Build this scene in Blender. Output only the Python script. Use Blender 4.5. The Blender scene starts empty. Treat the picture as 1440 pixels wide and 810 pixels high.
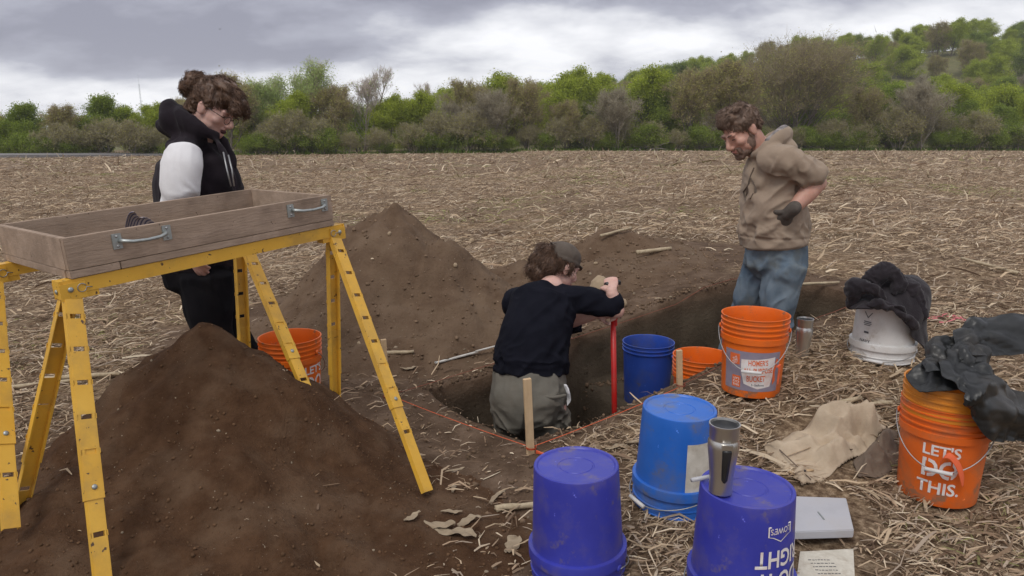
import bpy, bmesh, math, random
import numpy as np
from mathutils import Vector, Matrix, noise as mnoise
random.seed(7)
C = bpy.context.scene.collection
R = math.radians
PI = math.pi

# ------------------------------------------------------------------ camera
F, HOR = 1000.0, 190.0                      # focal length and horizon row in photo pixels
PITCH = math.atan((405 - HOR) / F)
CAMH = 1.35
sc = bpy.context.scene
cd = bpy.data.cameras.new('camera'); cam = bpy.data.objects.new('camera', cd); C.objects.link(cam)
cd.sensor_width = 36.0; cd.lens = 36.0 * F / 1440.0; cd.clip_end = 5000; cd.clip_start = 0.05
cam.location = (0, 0, CAMH); cam.rotation_euler = (PI/2 - PITCH, 0, 0)
sc.camera = cam
sc.view_settings.view_transform = 'Standard'; sc.view_settings.look = 'None'
sc.view_settings.exposure = 0.12; sc.view_settings.gamma = 1.0
FWD = Vector((0, math.cos(PITCH), -math.sin(PITCH))); UPV = Vector((0, math.sin(PITCH), math.cos(PITCH)))
def pix(px, py, z):                         # point seen at photo pixel (px, py), z metres along the view axis
    return Vector((0, 0, CAMH)) + z * (FWD + Vector(((px-720)/F, 0, 0)) + UPV * ((405-py)/F))

# ------------------------------------------------------------------ light: overcast sky and a wide soft sun
SUN_EL, SUN_AZ = R(56), R(205)
w = bpy.data.worlds.new('World'); sc.world = w; w.use_nodes = True
nt = w.node_tree; nt.nodes.clear()
def N(t, **k):
    n = nt.nodes.new(t)
    for a, b in k.items(): setattr(n, a, b)
    return n
def L(a, b): nt.links.new(a, b)
def VM(op, a, b=None):
    n = N('ShaderNodeMath', operation=op)
    for i, v in enumerate((a, b)):
        if v is None: continue
        if isinstance(v, (int, float)): n.inputs[i].default_value = v
        else: L(v, n.inputs[i])
    return n.outputs[0]
sky = N('ShaderNodeTexSky'); sky.sky_type = 'NISHITA'; sky.sun_disc = False
sky.sun_elevation = SUN_EL; sky.sun_rotation = SUN_AZ
bg1 = N('ShaderNodeBackground'); bg1.inputs[1].default_value = 0.1; L(sky.outputs[0], bg1.inputs[0])
tc = N('ShaderNodeTexCoord'); sep = N('ShaderNodeSeparateXYZ'); L(tc.outputs['Generated'], sep.inputs[0])
zc = VM('ADD', VM('MAXIMUM', sep.outputs[2], 0.0), 0.34)
cx = VM('DIVIDE', sep.outputs[0], zc); cy = VM('DIVIDE', sep.outputs[1], zc)
cmb = N('ShaderNodeCombineXYZ'); L(cx, cmb.inputs[0]); L(cy, cmb.inputs[1])
mp = N('ShaderNodeMapping'); L(cmb.outputs[0], mp.inputs[0])
mp.inputs['Location'].default_value = (2.6, 0.55, 0.0); mp.inputs['Scale'].default_value = (0.95, 1.25, 1)
n1 = N('ShaderNodeTexNoise'); n1.inputs['Scale'].default_value = 1.3; n1.inputs['Detail'].default_value = 7
n1.inputs['Roughness'].default_value = 0.52; n1.inputs['Distortion'].default_value = 0.25; L(mp.outputs[0], n1.inputs['Vector'])
n2 = N('ShaderNodeTexNoise'); n2.inputs['Scale'].default_value = 3.6; n2.inputs['Detail'].default_value = 6
n2.inputs['Roughness'].default_value = 0.55; L(mp.outputs[0], n2.inputs['Vector'])
mixn = VM('ADD', VM('ADD', VM('MULTIPLY', n1.outputs[0], 0.72), VM('MULTIPLY', n2.outputs[0], 0.48)), -0.15)
# three cloud banks where the photograph has them: (azimuth, elevation, half widths, strength)
az = VM('ARCTAN2', sep.outputs[0], sep.outputs[1]); el = VM('ARCSINE', sep.outputs[2])
for a0, e0, sa, se, k in ((-0.50, 0.100, 0.36, 0.034, -0.17), (-0.20, 0.125, 0.26, 0.030, -0.06), (0.03, 0.205, 0.26, 0.048, -0.27), (0.55, 0.20, 0.30, 0.05, -0.12), (-0.55, 0.052, 0.40, 0.022, 0.10), (-0.05, 0.125, 0.30, 0.035, 0.07), (0.40, 0.115, 0.30, 0.03, 0.06)):
    da = VM('POWER', VM('ABSOLUTE', VM('DIVIDE', VM('SUBTRACT', az, a0), sa)), 2.0); de = VM('POWER', VM('ABSOLUTE', VM('DIVIDE', VM('SUBTRACT', el, e0), se)), 2.0)
    mixn = VM('ADD', mixn, VM('MULTIPLY', VM('EXPONENT', VM('MULTIPLY', VM('ADD', da, de), -1.0)), k))
cr = N('ShaderNodeValToRGB'); L(mixn, cr.inputs[0])
els = cr.color_ramp.elements
els[0].position = 0.27; els[0].color = (0.31, 0.31, 0.38, 1)
els[1].position = 0.60; els[1].color = (1.06, 1.06, 1.08, 1)
e = els.new(0.38); e.color = (0.45, 0.455, 0.53, 1)
e = els.new(0.48); e.color = (0.78, 0.785, 0.83, 1)
bg2 = N('ShaderNodeBackground'); bg2.inputs[1].default_value = 1.0; L(cr.outputs[0], bg2.inputs[0])
mx = N('ShaderNodeMixShader'); mx.inputs[0].default_value = 0.94; L(bg1.outputs[0], mx.inputs[1]); L(bg2.outputs[0], mx.inputs[2])
wo = N('ShaderNodeOutputWorld'); L(mx.outputs[0], wo.inputs[0])
sd = bpy.data.lights.new('sun', 'SUN'); sd.energy = 1.3; sd.angle = R(22); sd.color = (1.0, 0.96, 0.90)
so = bpy.data.objects.new('sun', sd); C.objects.link(so)
sdir = Vector((math.sin(SUN_AZ)*math.cos(SUN_EL), math.cos(SUN_AZ)*math.cos(SUN_EL), math.sin(SUN_EL)))
so.rotation_euler = sdir.to_track_quat('Z', 'Y').to_euler(); so.location = (0, 0, 30)

# ------------------------------------------------------------------ noise and ground
def S(t):
    t = np.clip(t, 0, 1); return t*t*(3-2*t)
def _h(ix, iy, iz, seed):
    ix, iy, iz = (np.atleast_1d(q_) for q_ in (ix, iy, iz))
    n = (ix*374761393 + iy*668265263 + iz*2147483647 + seed*144665) & 0xffffffff
    n = ((n ^ (n >> 13)) * 1274126177) & 0xffffffff
    n = ((n ^ (n >> 16)) * 2246822519) & 0xffffffff
    return ((n ^ (n >> 15)) & 0xffffff) / 16777216.0
def vnoise(x, y, z=None, seed=0):           # value noise in 0..1
    x = np.asarray(x, float); y = np.asarray(y, float)
    z = np.zeros_like(x) if z is None else np.asarray(z, float)
    xi = np.floor(x).astype(np.int64); yi = np.floor(y).astype(np.int64); zi = np.floor(z).astype(np.int64)
    fx, fy, fz = x-xi, y-yi, z-zi
    fx, fy, fz = (t*t*t*(t*(t*6-15)+10) for t in (fx, fy, fz))
    shp = x.shape
    def lp(a, b, t): return a+(b-a)*t
    def pl(k):
        return lp(lp(_h(xi, yi, zi+k, seed), _h(xi+1, yi, zi+k, seed), fx), lp(_h(xi, yi+1, zi+k, seed), _h(xi+1, yi+1, zi+k, seed), fx), fy)
    return lp(pl(0), pl(1), fz).reshape(shp)
def fbm(x, y, z=None, oct=4, seed=0, gain=0.5):
    a, s, t = 1.0, 0.0, 0.0
    f = 1.0
    for o in range(oct):
        s = s + a*(vnoise(np.asarray(x)*f, np.asarray(y)*f, None if z is None else np.asarray(z)*f, seed+o*17)-0.5); t += a
        a *= gain; f *= 2.03
    return s/t*2
def g_base(x, y):
    x = np.asarray(x, float); y = np.asarray(y, float)
    r = 0.28*S((y-2.1)/1.6)*S((x+0.3)/1.9) + 0.12*S((y-3.2)/2.5)
    far = -0.0138*np.maximum(np.minimum(y, 135)-5, 0)
    left = -0.006*np.maximum(-x-4, 0)*S((y-20)/60)
    return r + far + np.maximum(left, -0.6)
def g(x, y):                                # ground with its relief, no trench
    x = np.asarray(x, float); y = np.asarray(y, float)
    amp = np.clip(1.0 - np.abs(y)/60.0, 0.25, 1)
    return g_base(x, y) + amp*(0.020*fbm(x*1.7, y*1.7, oct=3, seed=3) + 0.007*fbm(x*11, y*11, oct=2, seed=9)) + 0.05*fbm(x*0.25, y*0.25, oct=2, seed=5)*S((np.hypot(x, y)-6)/6)
def gz(x, y): return float(g(np.array([x]), np.array([y]))[0])
def on(px, py, lift=0.0):                   # where the ground is met along the line of photo pixel (px, py)
    o = Vector((0, 0, CAMH)); d = (pix(px, py, 1.0)-o)
    a, b = 0.5, None
    t = 0.8
    while t < 400:
        p = o+d*t
        if p.z < gz(p.x, p.y)+lift: b = t; break
        a = t; t *= 1.03
    if b is None: b = 400
    for _ in range(18):
        m = (a+b)/2; p = o+d*m
        if p.z < gz(p.x, p.y)+lift: b = m
        else: a = m
    return o+d*b

# the trench, in its own frame: s along its length, t across it
TN = np.array([0.075, 2.95]); TA = R(38)
TU = np.array([math.cos(TA), math.sin(TA)]); TV = np.array([-math.sin(TA), math.cos(TA)])
TLEN, TWID = 2.75, 0.85
def st_of(x, y):
    rx, ry = np.asarray(x)-TN[0], np.asarray(y)-TN[1]
    return rx*TU[0]+ry*TU[1], rx*TV[0]+ry*TV[1]
def xy_of(s, t): return TN[0]+s*TU[0]+t*TV[0], TN[1]+s*TU[1]+t*TV[1]
def edge_near(s): return np.interp(np.asarray(s, float), [0.10, 0.55, 1.0, 1.3, 2.3, 2.75], [0.0, -0.09, -0.16, -0.25, -0.22, -0.12])
def edge_far(s): return TWID+np.interp(np.asarray(s, float), [0.5, 1.0, 1.5, 2.1, 2.75], [0.0, -0.03, -0.10, -0.26, -0.38])
def floor_z(s, t):
    return -0.64 + 0.44*S((np.asarray(s)-1.0)/0.10) + 0.02*fbm(np.asarray(s)*5, np.asarray(t)*5, oct=3, seed=31)
def in_trench(x, y, m=0.0):
    s, t = st_of(x, y)
    return (s > -m) & (s < TLEN+m) & (t > edge_near(s)-m) & (t < edge_far(s)+m)

# ------------------------------------------------------------------ object helpers
def tag(o, label=None, cat=None, group=None, kind=None):
    if label: o['label'] = label
    if cat: o['category'] = cat
    if group: o['group'] = group
    if kind: o['kind'] = kind
    return o
def empty(name, loc=(0, 0, 0), label=None, cat=None, group=None, rz=0.0):
    o = bpy.data.objects.new(name, None); o.empty_display_size = 0.1; C.objects.link(o)
    o.location = loc; o.rotation_euler = (0, 0, rz)
    return tag(o, label, cat, group)
def obj(name, me, mat=None, parent=None, smooth=None):
    o = bpy.data.objects.new(name, me); C.objects.link(o)
    if mat is not None:
        me.materials.clear()
        for m in (mat if isinstance(mat, (list, tuple)) else [mat]): me.materials.append(m)
    if parent: o.parent = parent
    if smooth is not None: me.polygons.foreach_set('use_smooth', [smooth]*len(me.polygons))
    return o
def mesh_np(name, V, Fq, smooth=False):     # verts (n,3) and faces (m,3 or 4) as arrays
    V = np.asarray(V, np.float32); Fq = np.asarray(Fq, np.int32); k = Fq.shape[1]
    me = bpy.data.meshes.new(name)
    me.vertices.add(len(V)); me.vertices.foreach_set('co', V.ravel())
    me.loops.add(Fq.size); me.loops.foreach_set('vertex_index', Fq.ravel())
    me.polygons.add(len(Fq)); me.polygons.foreach_set('loop_start', np.arange(0, Fq.size, k, dtype=np.int32))
    me.polygons.foreach_set('use_smooth', np.full(len(Fq), smooth))
    me.update(calc_edges=True)
    return me
def copy_tree(o, parent=None):
    c = o.copy(); C.objects.link(c)
    if parent is not None: c.parent = parent
    for ch in list(o.children): copy_tree(ch, c)
    return c
def vattr(me, name, arr, typ='FLOAT'):
    a = me.attributes.new(name, typ, 'POINT')
    if typ == 'FLOAT': a.data.foreach_set('value', np.asarray(arr, np.float32))
    else: a.data.foreach_set('color', np.asarray(arr, np.float32).ravel())

class MB:                                   # collects closed shapes into one mesh
    def __init__(s): s.v = []; s.f = []
    def add(s, v, f, M=None):
        n = len(s.v)
        s.v += [tuple((M @ Vector(p)) if M is not None else p) for p in v]
        s.f += [tuple(i+n for i in q) for q in f]; return s
    def box(s, c, d, M=None):
        x, y, z = c; a, b, h = d[0]/2, d[1]/2, d[2]/2
        v = [(x+i*a, y+j*b, z+k*h) for k in (-1, 1) for j in (-1, 1) for i in (-1, 1)]
        return s.add(v, [(0, 2, 3, 1), (4, 5, 7, 6), (0, 1, 5, 4), (2, 6, 7, 3), (0, 4, 6, 2), (1, 3, 7, 5)], M)
    def rings(s, rs, closed_ring=True, caps=True):      # rs: list of lists of points
        n = len(rs[0]); b = len(s.v)
        for r in rs: s.v += [tuple(p) for p in r]
        for i in range(len(rs)-1):
            for j in range(n if closed_ring else n-1):
                k = (j+1) % n
                s.f.append((b+i*n+j, b+i*n+k, b+(i+1)*n+k, b+(i+1)*n+j))
        if caps and closed_ring:
            s.f.append(tuple(b+j for j in reversed(range(n)))); m = b+(len(rs)-1)*n
            s.f.append(tuple(m+j for j in range(n)))
        return s
    def tube(s, pts, r, n=8, caps=True):
        pts = [Vector(p) for p in pts]; m = len(pts)
        rr = r if isinstance(r, (list, tuple)) else [r]*m
        ref = Vector((0.13, 0.31, 0.94)); A = None; out = []
        for i, p in enumerate(pts):
            t = (pts[min(i+1, m-1)]-pts[max(i-1, 0)]).normalized()
            if A is None:
                A = ref.cross(t)
                if A.length < 1e-3: A = Vector((1, 0, 0)).cross(t)
            A = (A-t*A.dot(t)).normalized(); B = t.cross(A)
            out.append([p+rr[i]*(math.cos(2*PI*j/n)*A+math.sin(2*PI*j/n)*B) for j in range(n)])
        return s.rings(out, True, caps)
    def limb(s, pts, rad, ref, n=20, sub=4, expo=1.0):  # smooth tapered loft; rad = (along ref, across)
        pts = [Vector(p) for p in pts]; rad = [(q, q) if isinstance(q, (int, float)) else q for q in rad]
        P, Q = [], []
        m = len(pts)
        for i in range(m-1):
            p0, p1, p2, p3 = pts[max(i-1, 0)], pts[i], pts[i+1], pts[min(i+2, m-1)]
            for k in range(sub):
                u = k/sub
                P.append(0.5*((2*p1)+(p2-p0)*u+(2*p0-5*p1+4*p2-p3)*u*u+(3*p1-p0-3*p2+p3)*u**3))
                h = u*u*(3-2*u)
                Q.append((rad[i][0]+(rad[i+1][0]-rad[i][0])*h, rad[i][1]+(rad[i+1][1]-rad[i][1])*h))
        P.append(pts[-1]); Q.append(rad[-1])
        t0 = (P[1]-P[0]).normalized(); t1 = (P[-1]-P[-2]).normalized()
        c0, c1 = [], []
        for a in (80, 55, 28):
            f = math.cos(R(a)); e = math.sin(R(a))
            c0.append((P[0]-t0*min(Q[0])*e*expo, (Q[0][0]*f, Q[0][1]*f))); c1.append((P[-1]+t1*min(Q[-1])*e*expo, (Q[-1][0]*f, Q[-1][1]*f)))
        allp = c0+list(zip(P, Q))+c1[::-1]
        ref = Vector(ref); out = []
        for i, (p, q) in enumerate(allp):
            a = allp[max(i-1, 0)][0]; b = allp[min(i+1, len(allp)-1)][0]
            t = (b-a).normalized()
            A = ref-t*ref.dot(t)
            if A.length < 1e-3: A = Vector((1, 0, 0.1))-t*t.x
            A.normalize(); B = t.cross(A)
            out.append([p+A*(q[0]*math.cos(2*PI*j/n))+B*(q[1]*math.sin(2*PI*j/n)) for j in range(n)])
        return s.rings(out)
    def ell(s, c, r, M=None, nu=18, nv=12):
        v = [(c[0], c[1], c[2]-r[2])]; f = []
        for i in range(1, nv):
            a = PI*i/nv-PI/2
            for j in range(nu):
                b = 2*PI*j/nu; v.append((c[0]+r[0]*math.cos(a)*math.cos(b), c[1]+r[1]*math.cos(a)*math.sin(b), c[2]+r[2]*math.sin(a)))
        v.append((c[0], c[1], c[2]+r[2])); e = len(v)-1
        for j in range(nu):
            k = (j+1) % nu; f.append((0, 1+k, 1+j)); f.append((e, e-nu+j, e-nu+k))
            for i in range(nv-2): f.append((1+i*nu+j, 1+i*nu+k, 1+(i+1)*nu+k, 1+(i+1)*nu+j))
        return s.add(v, f, M)
    def lathe(s, prof, n=48, close=False):              # prof: (r, z) list
        b = len(s.v)
        for r, z in prof: s.v += [(r*math.cos(2*PI*j/n), r*math.sin(2*PI*j/n), z) for j in range(n)]
        m = len(prof)
        for i in range(m-1 if not close else m):
            i2 = (i+1) % m
            for j in range(n):
                k = (j+1) % n; s.f.append((b+i*n+j, b+i*n+k, b+i2*n+k, b+i2*n+j))
        return s
    def mesh(s, name, smooth=False, fix=False):
        me = bpy.data.meshes.new(name); me.from_pydata(s.v, [], s.f)
        if fix:
            bm = bmesh.new(); bm.from_mesh(me); bmesh.ops.recalc_face_normals(bm, faces=bm.faces); bm.to_mesh(me); bm.free()
        me.polygons.foreach_set('use_smooth', [smooth]*len(me.polygons)); me.update(); return me
    def build(s, name, mat=None, parent=None, smooth=False, fix=True):
        return obj(name, s.mesh(name, smooth, fix), mat, parent)
def apply_mods(me, mods):
    o = bpy.data.objects.new('tmp', me); C.objects.link(o)
    for typ, kw in mods:
        m = o.modifiers.new('m', typ)
        for a, b in kw.items(): setattr(m, a, b)
    dg = bpy.context.evaluated_depsgraph_get(); dg.update()
    r = bpy.data.meshes.new_from_object(o.evaluated_get(dg))
    bpy.data.objects.remove(o); bpy.data.meshes.remove(me)
    return r
def union(mb, voxel, it=3, fac=0.5):        # one continuous skin over overlapping closed shapes
    me = mb.mesh('skin', True, True)
    r = apply_mods(me, [('REMESH', dict(mode='VOXEL', voxel_size=voxel)), ('SMOOTH', dict(factor=fac, iterations=it))])
    r.polygons.foreach_set('use_smooth', [True]*len(r.polygons)); return r
def co_of(me):
    a = np.empty(len(me.vertices)*3, np.float32); me.vertices.foreach_get('co', a); return a.reshape(-1, 3).astype(float)
def no_of(me):
    a = np.empty(len(me.vertices)*3, np.float32); me.vertices.foreach_get('normal', a); return a.reshape(-1, 3).astype(float)
def set_co(me, V): me.vertices.foreach_set('co', np.asarray(V, np.float32).ravel()); me.update()
def ridge(x, y, z, seed=0, oct=3): return 1-np.abs(fbm(x, y, z, oct, seed))*2.2
def wrinkle(me, amp, fx, fy, fz, seed=0, warp=0.6, M=None):
    V = co_of(me); P = V if M is None else V @ np.array(M)
    wx = warp*fbm(P[:, 0]*4, P[:, 1]*4, P[:, 2]*4, 2, seed+50)
    r = ridge(P[:, 0]*fx+wx, P[:, 1]*fy+wx, P[:, 2]*fz+wx, seed)
    set_co(me, V+no_of(me)*(amp*(r-0.6))[:, None])

# ------------------------------------------------------------------ materials
def newmat(name):
    m = bpy.data.materials.new(name); m.use_nodes = True
    t = m.node_tree; b = t.nodes['Principled BSDF']; return m, t, b
def pm(name, c1, c2=None, scale=8.0, rough=0.7, metal=0.0, bump=0.0, bscale=40.0, stretch=(1, 1, 1), dirt=None, damt=0.5, dscale=5.0, spec=0.5, sheen=0.0, detail=5, rvar=0.0, scratch=None, mud=None):
    m, t, b = newmat(name)
    n = t.nodes; l = t.links
    tc = n.new('ShaderNodeTexCoord'); mp = n.new('ShaderNodeMapping'); l.new(tc.outputs['Object'], mp.inputs[0]); mp.inputs['Scale'].default_value = stretch
    no = n.new('ShaderNodeTexNoise'); no.inputs['Scale'].default_value = scale; no.inputs['Detail'].default_value = detail; no.inputs['Roughness'].default_value = 0.6
    l.new(mp.outputs[0], no.inputs['Vector'])
    cr = n.new('ShaderNodeValToRGB'); l.new(no.outputs[0], cr.inputs[0])
    cr.color_ramp.elements[0].position = 0.33; cr.color_ramp.elements[1].position = 0.68
    cr.color_ramp.elements[0].color = (*c1, 1); cr.color_ramp.elements[1].color = (*(c2 or c1), 1)
    col = cr.outputs[0]
    def over(col, c, amt, sc, lo, hi, det=6):
        d = n.new('ShaderNodeTexNoise'); d.inputs['Scale'].default_value = sc; d.inputs['Detail'].default_value = det; d.inputs['Roughness'].default_value = 0.65
        l.new(tc.outputs['Object'], d.inputs['Vector'])
        r = n.new('ShaderNodeMapRange'); r.inputs[1].default_value = lo; r.inputs[2].default_value = hi; r.inputs[4].default_value = amt; l.new(d.outputs[0], r.inputs[0])
        x = n.new('ShaderNodeMixRGB'); l.new(r.outputs[0], x.inputs[0]); l.new(col, x.inputs[1]); x.inputs[2].default_value = (*c, 1)
        return x.outputs[0]
    if dirt: col = over(col, dirt, damt, dscale, 0.48, 0.68)
    if mud: col = over(col, mud, 0.75, 13.0, 0.585, 0.66, 8)
    if scratch: col = over(col, scratch[0], 1.0, scratch[1], scratch[2], scratch[2]+0.03, 3)
    l.new(col, b.inputs['Base Color'])
    b.inputs['Roughness'].default_value = rough; b.inputs['Metallic'].default_value = metal
    if rvar:
        r = n.new('ShaderNodeMapRange'); r.inputs[3].default_value = rough-rvar; r.inputs[4].default_value = rough+rvar; l.new(no.outputs[0], r.inputs[0]); l.new(r.outputs[0], b.inputs['Roughness'])
    b.inputs['Specular IOR Level'].default_value = spec
    if sheen: b.inputs['Sheen Weight'].default_value = sheen
    if bump:
        bn = n.new('ShaderNodeTexNoise'); bn.inputs['Scale'].default_value = bscale; bn.inputs['Detail'].default_value = 6; bn.inputs['Roughness'].default_value = 0.65
        l.new(mp.outputs[0], bn.inputs['Vector'])
        bp = n.new('ShaderNodeBump'); bp.inputs['Strength'].default_value = bump; bp.inputs['Distance'].default_value = 0.01; l.new(bn.outputs[0], bp.inputs['Height']); l.new(bp.outputs[0], b.inputs['Normal'])
    return m
def attr_mat(name, rough=0.8, trans=0.0, spec=0.3):     # colour from a per-piece attribute
    m, t, b = newmat(name); a = t.nodes.new('ShaderNodeAttribute'); a.attribute_name = 'tint'
    t.links.new(a.outputs['Color'], b.inputs['Base Color']); b.inputs['Roughness'].default_value = rough; b.inputs['Specular IOR Level'].default_value = spec
    if trans:
        tr = t.nodes.new('ShaderNodeBsdfTranslucent'); t.links.new(a.outputs['Color'], tr.inputs[0])
        x = t.nodes.new('ShaderNodeMixShader'); x.inputs[0].default_value = trans
        t.links.new(b.outputs[0], x.inputs[1]); t.links.new(tr.outputs[0], x.inputs[2]); t.links.new(x.outputs[0], t.nodes['Material Output'].inputs[0])
    return m
M = {}
M['soil'] = pm('dark_soil', (0.058, 0.028, 0.0135), (0.100, 0.053, 0.028), 14, 0.95, bump=1.0, bscale=85, dirt=(0.15, 0.096, 0.060), damt=0.7, dscale=2.8, spec=0.15, scratch=((0.38, 0.31, 0.23), 90, 0.705))
M['soil_dry'] = pm('dry_soil', (0.098, 0.061, 0.038), (0.155, 0.103, 0.067), 7, 0.95, bump=0.9, bscale=60, dirt=(0.17, 0.118, 0.078), damt=0.7, dscale=2.3, spec=0.15, scratch=((0.42, 0.35, 0.27), 80, 0.71))
M['yellow'] = pm('yellow_paint', (0.68, 0.37, 0.035), (0.76, 0.44, 0.055), 6, 0.45, dirt=(0.40, 0.24, 0.06), damt=0.55, dscale=7, scratch=((0.10, 0.055, 0.03), 38, 0.665), bump=0.08, bscale=60)
M['wood'] = pm('weathered_wood', (0.31, 0.23, 0.17), (0.42, 0.315, 0.24), 9, 0.85, stretch=(0.35, 2.2, 2.2), bump=0.35, bscale=60, dirt=(0.16, 0.115, 0.085), damt=0.6, dscale=4, spec=0.2, scratch=((0.10, 0.07, 0.05), 26, 0.715))
M['stake'] = pm('pine_stake', (0.52, 0.36, 0.20), (0.62, 0.45, 0.27), 12, 0.8, stretch=(3, 3, 0.4), bump=0.2, bscale=50, dirt=(0.30, 0.20, 0.12), damt=0.4, dscale=9)
M['galv'] = pm('galvanised_steel', (0.34, 0.37, 0.36), (0.46, 0.49, 0.48), 30, 0.45, 0.75, bump=0.05, bscale=90, dirt=(0.25, 0.24, 0.21), damt=0.5, dscale=25)
M['steel'] = pm('brushed_steel', (0.50, 0.49, 0.47), (0.62, 0.61, 0.58), 14, 0.32, 0.95, stretch=(1, 1, 0.15), rvar=0.08)
M['wire'] = pm('wire', (0.30, 0.30, 0.30), (0.42, 0.42, 0.42), 30, 0.45, 0.8)
M['black'] = pm('black_plastic', (0.012, 0.012, 0.013), (0.02, 0.02, 0.021), 20, 0.4)
M['dark_hole'] = pm('dark_rubber', (0.02, 0.02, 0.02), None, 9, 0.8)
def plastic(name, a, b, dirt=(0.20, 0.14, 0.09), damt=0.6, ds=7, rough=0.42):
    return pm(name, a, b, 5, rough, dirt=dirt, damt=damt, dscale=ds, bump=0.05, bscale=25, rvar=0.08, mud=dirt, scratch=(tuple(min(1, x*1.5+0.08) for x in b), 42, 0.715))
M['orange'] = plastic('orange_plastic', (0.72, 0.125, 0.008), (0.80, 0.16, 0.012), damt=0.25)
M['orange_dirty'] = plastic('orange_plastic_dirty', (0.66, 0.11, 0.01), (0.76, 0.145, 0.012), damt=0.45, ds=9)
M['amber'] = plastic('faded_orange_plastic', (0.62, 0.21, 0.015), (0.70, 0.25, 0.02), damt=0.3)
M['navy'] = plastic('navy_blue_plastic', (0.034, 0.040, 0.33), (0.048, 0.056, 0.41), dirt=(0.15, 0.12, 0.19), damt=0.4, ds=9)
M['blue'] = plastic('bright_blue_plastic', (0.018, 0.125, 0.50), (0.03, 0.155, 0.57), dirt=(0.14, 0.15, 0.19), damt=0.6, ds=6)
M['mid_blue'] = plastic('blue_plastic', (0.018, 0.06, 0.34), (0.03, 0.085, 0.42), dirt=(0.10, 0.10, 0.13), damt=0.5, ds=6)
M['white'] = plastic('white_plastic', (0.62, 0.61, 0.59), (0.72, 0.71, 0.69), dirt=(0.42, 0.37, 0.31), damt=0.5, ds=8)
M['white_print'] = pm('white_print', (0.72, 0.68, 0.66), (0.80, 0.77, 0.75), 60, 0.6, dirt=(0.6, 0.3, 0.2), damt=0.5, dscale=30)
M['black_print'] = pm('black_print', (0.04, 0.04, 0.05), (0.12, 0.12, 0.13), 60, 0.6)
M['orange_print'] = pm('orange_print', (0.68, 0.12, 0.03), (0.76, 0.17, 0.05), 40, 0.6)
M['label_grey'] = pm('label_grey', (0.24, 0.21, 0.27), (0.30, 0.26, 0.32), 20, 0.5)
M['paper'] = pm('old_paper', (0.50, 0.46, 0.38), (0.66, 0.62, 0.53), 16, 0.8, dirt=(0.33, 0.27, 0.20), damt=0.7, dscale=14)
M['board'] = pm('white_board', (0.42, 0.42, 0.445), (0.50, 0.50, 0.53), 6, 0.35, dirt=(0.40, 0.37, 0.35), damt=0.5, dscale=6)
M['string'] = pm('orange_string', (0.75, 0.13, 0.045), None, 9, 0.7)
M['string_dirty'] = pm('muddy_string', (0.30, 0.075, 0.04), (0.22, 0.07, 0.045), 30, 0.8)
M['red'] = pm('red_paint', (0.46, 0.012, 0.012), (0.54, 0.02, 0.016), 12, 0.35, dirt=(0.25, 0.10, 0.06), damt=0.4, dscale=14)
M['tape'] = pm('pale_rule', (0.52, 0.50, 0.46), (0.64, 0.62, 0.58), 30, 0.5, dirt=(0.30, 0.25, 0.2), damt=0.5, dscale=12)
M['stone'] = pm('pale_stone', (0.30, 0.22, 0.14), (0.42, 0.32, 0.21), 14, 0.85, bump=0.5, bscale=40)
M['tarp'] = pm('black_sheeting', (0.010, 0.011, 0.0115), (0.018, 0.019, 0.019), 7, 0.40, bump=0.2, bscale=22, dirt=(0.05, 0.041, 0.032), damt=0.8, dscale=5)
M['canvas'] = pm('tan_canvas', (0.42, 0.33, 0.235), (0.53, 0.43, 0.315), 10, 0.9, bump=0.25, bscale=120, dirt=(0.31, 0.235, 0.165), damt=0.5, dscale=7, spec=0.1)
M['canvas_dark'] = pm('brown_lining', (0.13, 0.095, 0.07), (0.19, 0.14, 0.10), 10, 0.9, bump=0.3, bscale=90)
M['darkcloth'] = pm('dark_fleece', (0.018, 0.015, 0.018), (0.032, 0.026, 0.030), 12, 0.95, bump=0.3, bscale=120, spec=0.15, sheen=0.15)
M['skin'] = pm('skin', (0.50, 0.275, 0.205), (0.58, 0.34, 0.265), 26, 0.5, bump=0.06, bscale=120, spec=0.35, dirt=(0.52, 0.24, 0.18), damt=0.5, dscale=16)
M['skin_pale'] = pm('pale_skin', (0.56, 0.34, 0.28), (0.64, 0.41, 0.345), 26, 0.5, bump=0.06, bscale=120, spec=0.35, dirt=(0.58, 0.29, 0.25), damt=0.5, dscale=16)
for k in ('skin', 'skin_pale'):
    b = M[k].node_tree.nodes['Principled BSDF']; b.inputs['Subsurface Weight'].default_value = 0.12; b.inputs['Subsurface Radius'].default_value = (0.010, 0.004, 0.002); b.inputs['Subsurface Scale'].default_value = 0.5
M['lip'] = pm('lip', (0.42, 0.16, 0.14), (0.48, 0.2, 0.17), 40, 0.45)
M['mouth'] = pm('mouth_inside', (0.06, 0.015, 0.015), None, 9, 0.6)
M['eye'] = pm('eye_dark', (0.05, 0.035, 0.03), None, 9, 0.2)
M['hair'] = pm('brown_hair', (0.10, 0.062, 0.042), (0.20, 0.13, 0.092), 40, 0.5, stretch=(1, 1, 1), spec=0.4)
M['hair_red'] = pm('auburn_hair', (0.065, 0.034, 0.021), (0.14, 0.078, 0.046), 40, 0.5, spec=0.4)
M['beard'] = pm('beard', (0.13, 0.082, 0.06), (0.21, 0.135, 0.10), 60, 0.7)
M['vest'] = pm('black_vest', (0.010, 0.007, 0.010), (0.020, 0.014, 0.019), 8, 0.9, bump=0.2, bscale=150, spec=0.2, sheen=0.05)
M['sleeve'] = pm('white_sleeve', (0.70, 0.69, 0.70), (0.78, 0.77, 0.78), 8, 0.85, bump=0.15, bscale=60)
M['pants_black'] = pm('black_pants', (0.006, 0.006, 0.008), (0.012, 0.011, 0.013), 8, 0.95, bump=0.2, bscale=80, spec=0.1)
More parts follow.
